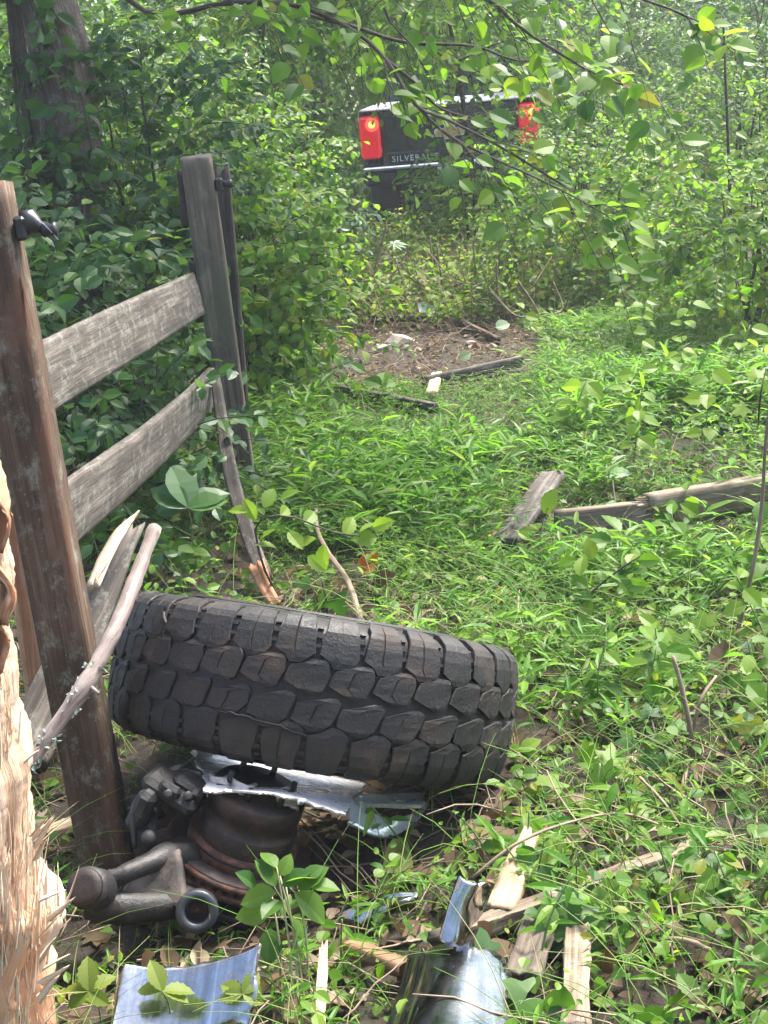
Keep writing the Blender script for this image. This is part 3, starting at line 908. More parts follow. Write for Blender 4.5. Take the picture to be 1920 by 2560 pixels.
# ================================================================== PICKUP TRUCK
def box(mb, c, s, mat=0, bev=0.0, rot=None):
    """bevelled box: centre c, size s"""
    c, s = np.asarray(c, float), np.asarray(s, float) / 2
    b_ = min(bev, *(s * 0.95)) if bev else 0
    if not b_:
        V = np.array([(x, y, z) for x in (-1, 1) for y in (-1, 1) for z in (-1, 1)]) * s
        F = np.array([(0, 1, 3, 2), (4, 6, 7, 5), (0, 4, 5, 1), (2, 3, 7, 6), (0, 2, 6, 4), (1, 5, 7, 3)])
        V = V if rot is None else V @ np.asarray(rot).T
        mb.add(V + c, F, mat, smooth=False)
        return
    V, idx = [], {}
    for x in (-1, 1):
        for y in (-1, 1):
            for z in (-1, 1):
                for ax in range(3):
                    p = np.array([x, y, z]) * (s - b_)
                    p[ax] = (x, y, z)[ax] * s[ax]
                    idx[(x, y, z, ax)] = len(V)
                    V.append(p)
    V = np.array(V)
    Q, T = [], []
    for ax in range(3):
        o = [k for k in range(3) if k != ax]
        for sg in (-1, 1):
            f = []
            for a, bb in ((-1, -1), (1, -1), (1, 1), (-1, 1)):
                k = [0, 0, 0]
                k[ax], k[o[0]], k[o[1]] = sg, a, bb
                f.append(idx[(*k, ax)])
            Q.append(f)
    for ax in range(3):
        o = [k for k in range(3) if k != ax]
        for a in (-1, 1):
            for bb in (-1, 1):
                k0, k1 = [0] * 3, [0] * 3
                k0[ax], k1[ax] = -1, 1
                k0[o[0]] = k1[o[0]] = a
                k0[o[1]] = k1[o[1]] = bb
                Q.append([idx[(*k0, o[0])], idx[(*k1, o[0])], idx[(*k1, o[1])], idx[(*k0, o[1])]])
    for x in (-1, 1):
        for y in (-1, 1):
            for z in (-1, 1):
                T.append([idx[(x, y, z, a)] for a in range(3)])
    cen = np.zeros(3)
    def fix(fs):
        out = []
        for f in fs:
            p = V[list(f)]
            nn = np.cross(p[1] - p[0], p[2] - p[0])
            out.append(list(f) if nn @ (p.mean(0) - cen) > 0 else list(f)[::-1])
        return np.array(out)
    Q, T = fix(Q), fix(T)
    V = V if rot is None else V @ np.asarray(rot).T
    mb.add(V + c, [Q, T], mat, smooth=False)


def revolve(mb, prof, segs=48, mat=0, arc=(0, 2 * math.pi), axis='z', c=(0, 0, 0), smooth=True):
    prof = np.asarray(prof, float)
    full = abs(arc[1] - arc[0]) > 6.28
    th = np.linspace(arc[0], arc[1], segs + (0 if full else 1), endpoint=not full)
    V = np.stack([prof[None, :, 0] * np.cos(th)[:, None], prof[None, :, 0] * np.sin(th)[:, None], np.broadcast_to(prof[None, :, 1], (len(th), len(prof)))], -1)
    if axis == 'x':
        V = V[..., [2, 0, 1]]
    if axis == 'y':
        V = V[..., [1, 2, 0]]
    n, m = len(th), len(prof)
    idx = np.arange(n * m).reshape(n, m)
    a = idx if full else idx[:-1]
    bb = np.roll(idx, -1, 0) if full else idx[1:]
    q = np.stack([a[:, :-1], bb[:, :-1], bb[:, 1:], a[:, 1:]], -1).reshape(-1, 4)
    mb.add(V.reshape(-1, 3) + np.asarray(c, float), q, mat, smooth=smooth)


def one(name, mats, parent, fn):
    mb = MB()
    fn(mb)
    return mb.obj(name, mats, parent)


def build_truck():
    c = at(1122, 300, 16.4)
    base = np.array([c[0], c[1], hgt(c[0], c[1])])
    t = thing('pickup_truck', 'dark pickup truck with lit tail lamps, half hidden by foliage', 'truck', base)
    t.rotation_euler = (0, 0, rad(-7))
    # local: rear at y=0, forward +y, x right
    one('bed', 'truck', t, lambda m: (box(m, (-0.955, 1.0, 1.17), (0.09, 1.96, 0.66), 0, 0.03), box(m, (0.955, 1.0, 1.17), (0.09, 1.96, 0.66), 0, 0.03),
                                     box(m, (0, 1.0, 0.86), (1.8, 1.9, 0.06), 0), box(m, (0, 1.96, 1.2), (1.8, 0.05, 0.6), 0)))
    tg = one('tailgate', 'truck', t, lambda m: (box(m, (0, 0.02, 1.17), (1.52, 0.07, 0.62), 0, 0.02), box(m, (0, -0.022, 1.33), (1.44, 0.03, 0.14), 0, 0.012), box(m, (0, -0.02, 0.95), (1.44, 0.025, 0.14), 0, 0.01)))
    one('handle', 'black_plastic', tg, lambda m: box(m, (0, -0.042, 1.40), (0.26, 0.02, 0.06), 0, 0.008))
    one('tonneau_cover', 'cover_sheen', t, lambda m: box(m, (0, 0.95, 1.515), (1.96, 1.98, 0.03), 0, 0.02, Matrix.Rotation(rad(1.6), 3, 'X')))
    def emb(m):
        # broad cross with slanted arms
        pr = np.array([(-0.20, -0.045), (-0.155, 0.045), (-0.06, 0.045), (-0.045, 0.075), (0.075, 0.075), (0.06, 0.045), (0.20, 0.045), (0.155, -0.045), (0.06, -0.045), (0.045, -0.075), (-0.075, -0.075), (-0.06, -0.045)])
        k = len(pr)
        for sc_, y0, y1, mt in ((1.0, -0.04, -0.055, 1), (0.84, -0.05, -0.062, 0)):
            V = np.concatenate([np.stack([pr[:, 0] * sc_, np.full(k, y), 1.19 + pr[:, 1] * sc_], -1) for y in (y0, y1)])
            m.add(V, [np.arange(k, 2 * k)[None], np.array([(i, (i + 1) % k, k + (i + 1) % k, k + i) for i in range(k)])], mt, smooth=False)
    one('emblem', ['gold', 'letters'], tg, emb)
    cu_ = bpy.data.curves.new('lettering', 'FONT')
    cu_.body = 'SILVERADO'
    cu_.size = 0.088
    cu_.extrude = 0.004
    cu_.space_character = 1.25
    tmp = bpy.data.objects.new('tmp', cu_)
    COL.objects.link(tmp)
    dg = bpy.context.evaluated_depsgraph_get()
    me = bpy.data.meshes.new_from_object(tmp.evaluated_get(dg))
    bpy.data.objects.remove(tmp)
    me.materials.clear()
    me.materials.append(MT['letters'])
    o = link('lettering', me, tg)
    o.location = (-0.66, -0.036, 0.918)
    o.rotation_euler = (rad(90), 0, 0)
    for s in (-1, 1):
        lamp = one('tail_lamp', 'lamp_red', t, lambda m: (box(m, (s * 0.885, 0.0, 1.20), (0.23, 0.10, 0.46), 0, 0.03)))
        for nm_, mt_, r_, y_ in (('lit_lens', 'lamp_lit', 0.078, 0.0), ('bulb', 'lamp_mid', 0.042, -0.008), ('bulb_core', 'lamp_core', 0.022, -0.014)):
            def bulb(m):
                V, F, G = tubes(np.array([[0, -0.045, 0], [0, -0.054, 0], [0, -0.058, 0], [0, -0.0595, 0]]) + np.array([s * 0.885 + 0.03, y_, 1.335]), np.array([1.0, 0.9, 0.5, 0.02]) * r_, 18)
                m.add(V, F)
            one(nm_, mt_, lamp, bulb)
        one('lens_rib', 'lamp_red', lamp, lambda m: [box(m, (s * 0.885, -0.053, z), (0.2, 0.012, 0.012), 0) for z in (1.02, 1.07, 1.12, 1.17, 1.22)])
        # rear wheels
        def wheel(m):
            revolve(m, [(0.22, -0.14), (0.36, -0.16), (0.43, -0.14), (0.455, -0.08), (0.455, 0.08), (0.43, 0.14), (0.36, 0.16), (0.22, 0.14)], 36, 0, axis='x', c=(s * 0.86, 1.15, 0.455))
        w = one('wheel', 'rubber', t, wheel)
        one('rim', 'chrome', w, lambda m: revolve(m, [(0.0, s * 0.06), (0.08, s * 0.08), (0.2, s * 0.05), (0.23, s * 0.15)], 24, 0, axis='x', c=(s * 0.86, 1.15, 0.455)))
        one('wheel_arch', 'black_plastic', t, lambda m: revolve(m, [(0.5, -0.06), (0.56, -0.06), (0.56, 0.06), (0.5, 0.06)], 24, 0, arc=(-1.57, 1.57), axis='x', c=(s * 0.95, 1.15, 0.5)))
    bp = one('rear_bumper', 'truck', t, lambda m: box(m, (0, -0.12, 0.76), (1.96, 0.2, 0.17), 0, 0.04))
    one('bumper_top', 'chrome_lit', bp, lambda m: box(m, (0, -0.125, 0.862), (1.94, 0.21, 0.035), 0, 0.012))  # lit chrome tone in place of a dark reflection
    one('number_plate', 'letters', bp, lambda m: box(m, (0, -0.225, 0.77), (0.3, 0.01, 0.13), 0))
    one('hitch', 'iron', t, lambda m: (box(m, (0, 0.05, 0.58), (0.9, 0.1, 0.1), 0, 0.02), box(m, (0, -0.1, 0.58), (0.09, 0.25, 0.09), 0, 0.02)))
    one('axle', 'iron', t, lambda m: m.add(*tubes(np.array([[-0.8, 1.15, 0.45], [-0.1, 1.15, 0.45], [0.1, 1.15, 0.45], [0.8, 1.15, 0.45]]), [0.05, 0.05, 0.05, 0.05], 12)[:2]))
    # cab
    def cab(m):
        pr = [(2.05, 0.75), (2.05, 1.45), (2.16, 1.95), (2.45, 2.02), (3.4, 2.0), (3.95, 1.5), (5.1, 1.42), (5.3, 1.2), (5.35, 0.7)]
        k = len(pr)
        V = np.array([(x * (1.0 if z < 1.5 else 0.84), y, z) for x in (-0.98, 0.98) for y, z in pr])
        m.add(V, [np.array([(i, (i + 1) % k, k + (i + 1) % k, k + i) for i in range(k)]), np.arange(k)[None, ::-1], np.arange(k, 2 * k)[None]], 0, smooth=False)
    cb = one('cab', 'truck', t, cab)
    one('rear_window', 'truck_glass', cb, lambda m: box(m, (0, 2.105, 1.72), (1.4, 0.02, 0.36), 0, 0.008, Matrix.Rotation(rad(-12), 3, 'X')))
    for s in (-1, 1):
        one('front_wheel', 'rubber', t, lambda m: revolve(m, [(0.0, -0.14), (0.36, -0.16), (0.43, -0.14), (0.455, -0.08), (0.455, 0.08), (0.43, 0.14), (0.36, 0.16), (0.0, 0.14)], 30, 0, axis='x', c=(s * 0.86, 4.5, 0.455)))


build_truck()


# ================================================================== FENCE
def post_geo(bottom, top, w, d, seed, n=40, jag=0.0, yaw=0.0):
    rng = np.random.RandomState(seed)
    wd = np.array([math.cos(yaw), math.sin(yaw), 0])
    return board_geo([bottom - (top - bottom) * 0.12, top], wd, w, d, 0, jag, n, rng, 0.0016)


def build_fence():
    # near post
    b_, t_ = gnd(264, 2185), at(-45, 462, 3.05)
    b_[1] += 0.05
    near = thing('near_fence_post', 'brown square fence post standing left of the big tyre', 'fence post', b_)
    mb = MB(); V, F, G = post_geo(b_, t_, 0.112, 0.115, 3); mb.add(V - b_, F, 0, G)
    shaft = mb.obj('shaft', 'post', near)
    global NEAR_B, NEAR_T
    NEAR_B, NEAR_T = b_, t_
    ax = nrm(t_ - b_)
    # torn sliver of paler wood on the face
    rs = np.random.RandomState(4)
    k = 10
    bs = np.array([at(55 + rs.randn() * 9, 790 + rs.randn() * 60, 2.985) for _ in range(k)]) - b_
    mb = MB(); V, F, G = splinters(bs, -ax + rs.randn(k, 3) * 0.08, rs.uniform(0.04, 0.12, k), rs.uniform(0.003, 0.008, k), rs); mb.add(V, F, 0, G)
    mb.obj('torn_sliver', 'raw_orange', near)
    # insulator on its right side
    p0 = at(42, 570, 3.02)
    ins = thing('fence_insulator', 'black plastic wire insulator nailed to near post top', 'insulator', p0)
    def plate(m):
        box(m, (0.012, 0, 0), (0.024, 0.06, 0.05), 0, 0.006)
        V, F, G = tubes(np.array([[0.02, 0, 0.008], [0.03, 0, 0.012], [0.045, 0, -0.002], [0.055, 0, -0.006]]), [0.03, 0.026, 0.014, 0.012], 10); m.add(V, F)
    one('bracket', 'black_plastic', ins, plate)
    one('spool', 'black_plastic', ins, lambda m: m.add(*tubes(np.array([[0.05, 0, -0.008], [0.056, 0, -0.008], [0.07, 0, -0.01], [0.076, 0, -0.01], [0.082, 0, -0.01]]), [0.014, 0.017, 0.012, 0.017, 0.015], 12)[:2]))
    one('web_thread', 'letters', ins, lambda m: m.add(*tubes(smooth_path([np.array([0.035, -0.01, 0.02]), np.array([0.06, -0.015, 0.004]), np.array([0.084, -0.012, -0.03])], 8), 0.0009, 3)[:2]))
    # far post
    b2, t2 = gnd(612, 1262), at(489, 392, 5.72)
    far = thing('far_fence_post', 'grey-brown square fence post at the far end of both rails', 'fence post', b2)
    mb = MB(); V, F, G = post_geo(b2, t2, 0.118, 0.1, 8, yaw=0.05); mb.add(V - b2, F, 0, G)
    mb.obj('shaft', 'post_far', far)
    # board stub nailed behind the far post's head
    mb = MB(); V, F, G = board_geo([at(468, 430, 5.83), at(478, 560, 5.83)], np.array([1, 0.0, 0]), 0.075, 0.03, 0.01, 0.02, 10, np.random.RandomState(5)); mb.add(V - b2, F, 0, G)
    mb.obj('board_stub', 'dark_post', far)
    mb = MB(); V, F, G = board_geo([at(496, 660, 5.84), at(512, 800, 5.80)], np.array([1, 0.0, 0]), 0.075, 0.03, 0.03, 0.01, 10, np.random.RandomState(6)); mb.add(V - b2, F, 0, G)
    mb.obj('board_stub', 'dark_post', far)
    p1 = at(540, 462, 5.72)
    in2 = thing('fence_insulator', 'black wire insulator on the right side of the far post', 'insulator', p1)
    one('bracket', 'black_plastic', in2, lambda m: box(m, (0.012, 0, 0), (0.03, 0.05, 0.05), 0, 0.006))
    one('spool', 'black_plastic', in2, lambda m: m.add(*tubes(np.array([[0.025, 0, 0], [0.04, 0, 0], [0.055, 0, 0], [0.065, 0, 0]]), [0.016, 0.012, 0.018, 0.015], 12)[:2]))
    # old dark post behind
    b3 = np.array([*at(588, 900, 6.35)[:2], 0.0]); b3[2] = hgt(b3[0], b3[1])
    t3 = at(556, 440, 6.35)
    dk = thing('old_dark_post', 'dark damp post standing just behind the far post', 'fence post', b3)
    mb = MB(); V, F, G = post_geo(b3, t3, 0.065, 0.065, 12, jag=0.05); mb.add(V - b3, F, 0, G); mb.obj('shaft', 'dark_post', dk)
    # rails
    def rail(name, label, path, wd, w, th, mat, seed, jag0=0.0, jag1=0.004, raw=None):
        mb = MB(); V, F, G = board_geo(path, wd, w, th, jag0, jag1, 60, np.random.RandomState(seed), 0.0014); mb.add(V, F, 0, G)
        o = centred(mb, name, mat, None, path[0])
        return tag(o, label, 'fence rail')
    rail('fence_rail', 'upper grey weathered fence rail between the two posts', [at(60, 985, 3.02), at(124, 937, 3.2), at(300, 838, 4.03), at(491, 735, 5.62)],
         np.array([at(108, 852, 3.2) - at(140, 1022, 3.2), at(477, 681, 5.62) - at(506, 788, 5.62)]), [0.152, 0.155, 0.162, 0.168], 0.028, 'weathered', 21)
    rail('fence_rail', 'lower grey fence rail, warped and bending up to the far post', [at(130, 1318, 3.02), at(182, 1274, 3.2), at(352, 1140, 4.06), at(455, 1047, 4.86), at(524, 978, 5.6)],
         np.array([at(173, 1194, 3.2) - at(192, 1352, 3.2), at(528, 905, 5.6) - at(519, 1055, 5.6)]), [0.145, 0.15, 0.155, 0.16, 0.165, 0.19], 0.03, 'weathered', 22)
    # broken rail that crosses behind the near post
    a_, e_ = at(62, 1885, 3.2), at(318, 1340, 3.85)
    br = thing('broken_rail', 'snapped grey rail behind the near post with pinkish split tip', 'fence rail', a_)
    wdir = np.array([at(300, 1440, 3.7) - at(225, 1400, 3.7)])[0]
    mb = MB(); V, F, G = board_geo([a_, (a_ + e_) / 2, e_], wdir, [0.12, 0.12, 0.11, 0.09, 0.06], 0.028, 0.04, 0.06, 30, np.random.RandomState(31)); mb.add(V - a_, F, 0, G)
    mb.obj('board', 'weathered', br)
    rs = np.random.RandomState(6)
    mb = MB(); V, F, G = board_geo([at(232, 1468, 3.52), at(262, 1395, 3.62), at(300, 1330, 3.72), at(345, 1280, 3.82)], np.array([0.8, -0.5, 0.3]), [0.03, 0.036, 0.03, 0.004], [0.02, 0.024, 0.018, 0.003], 0.0, 0.01, 20, rs); mb.add(V - a_, F, 0, G)
    V, F, G = splinters(np.array([at(240 + i * 9, 1450 - i * 16, 3.5 + i * 0.03) for i in range(9)]) - a_, np.array([at(345, 1276, 3.8) - at(240, 1450, 3.5)]) + rs.randn(9, 3) * 0.02, rs.uniform(0.04, 0.09, 9), rs.uniform(0.003, 0.006, 9), rs); mb.add(V, F, 0, G)
    mb.obj('split_face', 'raw', br)
    # broken rail hanging at the far post
    h0, h1 = at(543, 1000, 5.4), at(680, 1500, 4.55)
    hb = thing('hanging_rail', 'narrow broken rail hanging from far post with orange split end', 'fence rail', h1)
    pts = [at(540, 960, 5.5), at(575, 1180, 5.1), at(622, 1340, 4.8), at(660, 1440, 4.62)]
    mb = MB(); V, F, G = board_geo(pts, np.array([1, -0.3, 0.1]), [0.035, 0.055, 0.05, 0.05], 0.03, 0.05, 0.03, 30, np.random.RandomState(33)); mb.add(V - h1, F, 0, G); mb.obj('board', 'weathered', hb)
    mb = MB(); V, F, G = board_geo([at(648, 1425, 4.60), at(666, 1470, 4.56), at(690, 1512, 4.5)], np.array([1, -0.3, 0.1]), [0.05, 0.04, 0.03], 0.032, 0.03, 0.02, 12, np.random.RandomState(34)); mb.add(V - h1, F, 0, G); mb.obj('split_end', 'raw_orange', hb)
    # reddish stub at the left border
    s0 = gnd(40, 1530); s0 = at(48, 1490, 3.7)
    s0[2] = hgt(s0[0], s0[1])
    st = thing('red_stump', 'reddish broken post stub behind the near post, at left border', 'stump', s0)
    mb = MB(); V, F, G = board_geo([s0 + np.array([0, 0, -0.03]), at(40, 1300, 3.7)], np.array([1, 0, 0.05]), 0.06, 0.06, 0.0, 0.03, 20, np.random.RandomState(35), 0.003); mb.add(V - s0, F, 0, G); mb.obj('shaft', 'raw_orange', st)
    mb = MB(); V, F, G = splinters(np.array([at(30 + i * 6, 1310, 3.68) for i in range(6)]) - s0, np.array([[0, 0, 1.0]]) + rs.randn(6, 3) * 0.15, rs.uniform(0.03, 0.06, 6), rs.uniform(0.003, 0.007, 6), rs); mb.add(V, F, 0, G); mb.obj('splinter', 'raw_orange', st)


build_fence()


# splintered trunk close to the camera at the left
def build_splintered():
    rng = np.random.RandomState(41)
    Yd = 2.25
    base = at(-70, 2800, Yd)
    base[2] = hgt(base[0], base[1])
    t = thing('splintered_post', 'pale freshly splintered wooden post at the left border, bark stripped', 'broken post', base)
    # right silhouette of the trunk, photo pixels
    sil = np.array([(-14, 1180), (2, 1290), (22, 1420), (26, 1600), (38, 1750), (62, 1880), (74, 2000), (82, 2080), (90, 2160), (112, 2222), (150, 2250), (158, 2285), (134, 2330), (112, 2380), (126, 2430), (118, 2490), (138, 2560), (150, 2680), (165, 2800)], float)
    n, m = 150, 64
    ys = np.linspace(1150, 2850, n)
    edge = np.interp(ys, sil[:, 1], sil[:, 0])
    R = 0.12
    # axis at R left of the silhouette
    V = np.zeros((n, m, 3))
    G = np.zeros((n, m, 3))
    th = np.arange(m) / m * 2 * math.pi
    fib = rng.randn(m) * 0.0035
    for i, y in enumerate(ys):
        e = at(edge[i], y, Yd)
        c = e - np.array([R, 0, 0])
        amp = fib + 0.004 * np.sin(th * 9 + y * 0.004) + 0.0025 * np.sin(th * 23 + y * 0.012) + rng.randn(m) * 0.0013
        lump = 0.006 * np.sin(y * 0.011 + th * 2) + 0.004 * np.sin(y * 0.031 + th * 3)
        rr = R + amp + lump
        V[i] = c + np.stack([np.cos(th) * rr, np.sin(th) * rr, np.zeros(m)], -1)
        G[i] = np.stack([np.cos(th) * R, np.sin(th) * R, np.full(m, e[2])], -1)
    V = V[::-1]; G = G[::-1]
    V[-1] += np.stack([np.zeros(m), np.zeros(m), rng.rand(m) * 0.1], -1)
    idx = np.arange(n * m).reshape(n, m)
    q = np.stack([idx[:-1], np.roll(idx[:-1], -1, 1), np.roll(idx[1:], -1, 1), idx[1:]], -1).reshape(-1, 4)
    MB().add(V.reshape(-1, 3) - base, [q, idx[-1][None]], 0, G.reshape(-1, 3)).obj('trunk', 'raw', t)
    def sp(px, py, tx, ty, w, name='splinter', Y0=2.17, Y1=2.12, mat='raw_lit'):
        a, e = at(px, py, Y0), at(tx, ty, Y1)
        mb = MB()
        V, F, G = splinters(np.array([a - base]), np.array([e - a]), [np.linalg.norm(e - a)], [w * 0.6], rng, 0.22); mb.add(V, F, 0, G)
        mb.obj(name, mat, t)
    for a in ((85, 2105, 187, 1987, 0.008), (92, 2115, 165, 2040, 0.007), (80, 2100, 150, 2030, 0.005), (80, 2090, 120, 2040, 0.010), (95, 2135, 158, 2078, 0.008), (86, 2120, 128, 2050, 0.010), (90, 2150, 112, 2080, 0.012),
              (150, 2290, 219, 2155, 0.0055), (100, 2250, 165, 2222, 0.012), (120, 2300, 182, 2250, 0.010), (112, 2420, 176, 2382, 0.013), (100, 2460, 172, 2420, 0.014), (115, 2490, 205, 2474, 0.006), (60, 1905, 95, 1872, 0.007),
              (104, 2340, 150, 2270, 0.014), (100, 2400, 138, 2340, 0.016), (96, 2500, 140, 2440, 0.015), (110, 2560, 160, 2500, 0.012)):
        sp(*a)
    # torn fibres that hug the trunk
    k = 520
    yy = np.concatenate([rng.uniform(1250, 2250, 200), rng.uniform(2080, 2640, 320)])
    bs, ds = [], []
    for y in yy:
        e = np.interp(y, sil[:, 1], sil[:, 0])
        a = rng.uniform(-1.35, -0.05)
        c = at(e, y, Yd) - np.array([R, 0, 0])
        o = np.array([math.cos(a), math.sin(a), 0])
        bs.append(c + o * (R - 0.004) - base)
        ds.append(np.array([0, 0, 1.0]) + o * rng.uniform(-0.02, 0.14) + rng.randn(3) * 0.07 + np.array([0.12, 0, 0]))
    mb = MB(); V, F, G = splinters(np.array(bs), np.array(ds), rng.uniform(0.03, 0.12, k), rng.uniform(0.0008, 0.0036, k), rng, 0.3); mb.add(V, F, 0, G)
    tag(mb.obj('torn_fibres', 'raw_lit', t), kind='stuff')
    # clinging bark
    for (px, py) in ((12, 1590), (8, 1290), (18, 1470)):
        p = at(px, py, Yd - 0.05) - base
        mb = MB(); V, F, G = board_geo([p + np.array([-0.02, -0.02, 0.05]), p + np.array([-0.002, 0, 0]), p + np.array([-0.012, -0.015, -0.05])], np.array([0.7, -0.7, 0]), [0.02, 0.035, 0.015], 0.008, 0.01, 0.01, 10, rng, 0.003); mb.add(V, F, 0, G)
        mb.obj('bark_flake', 'raw_orange', t)


build_splintered()


def build_stick():
    a, e = at(76, 1908, 2.72), at(388, 1318, 3.12)
    pts = [a, at(140, 1815, 2.76), at(205, 1725, 2.80), at(262, 1625, 2.86), at(300, 1545, 2.92), at(345, 1430, 3.02), e]
    t = thing('leaning_stick', 'grey-pink stick with lichen leaning across the near post', 'stick', a)
    P = smooth_path(pts, 40) - a
    rng = np.random.RandomState(3)
    r = np.interp(np.linspace(0, 1, 40), [0, 0.2, 0.33, 0.36, 0.42, 0.7, 1], [0.0145, 0.0155, 0.0195, 0.0215, 0.0175, 0.0175, 0.0155]) * (1 + rng.randn(40) * 0.035)
    V, F, G = tubes(P, r, 14)
    V = V + rng.randn(*V.shape) * 0.0006
    MB().add(V, F, 0, G).obj('shaft', 'stick', t)
    # lichen: small crusty flakes near its low end and its knot
    for cen, sp_, k in (((92, 1880), 22, 60), ((205, 1715), 30, 70)):
        c0 = at(cen[0], cen[1], 2.73 if cen[0] < 100 else 2.785)
        bs = []
        i0 = np.argmin(np.linalg.norm(P + a - c0, axis=1))
        ii = np.clip(i0 + rng.randint(-3, 4, k), 0, 39)
        d = nrm(rng.randn(k, 3))
        bs = P[ii] + d * r[ii][:, None] * 0.97 + rng.randn(k, 3) * 0.004
        Rr = frames(d + rng.randn(k, 3) * 0.5, rng.randn(k, 3))
        mb = MB(); inst(mb, 'curl', Rr, rng.uniform(0.006, 0.015, k), bs)
        tag(mb.obj('lichen', 'lichen', t), kind='stuff')
    V, F, G = tubes(np.stack([P[14], P[14] + np.array([0.03, -0.03, -0.012])]), [0.008, 0.004], 7)
    MB().add(V, F, 0, G).obj('twig_stub', 'stick', t)


MT['lichen'] = plain_mat('grey_lichen', (0.26, 0.31, 0.25), 0.9, var=0.4, scale=60)
build_stick()


# ================================================================== WHEEL
WHEEL_C = at(784, 1716, 3.22)


def axis_frame(up, fwd=(0, 1, 0)):
    z = nrm(np.array(up, float))
    x = nrm(np.cross(np.array(fwd, float), z))
    y = np.cross(z, x)
    return np.stack([x, y, z], -1)


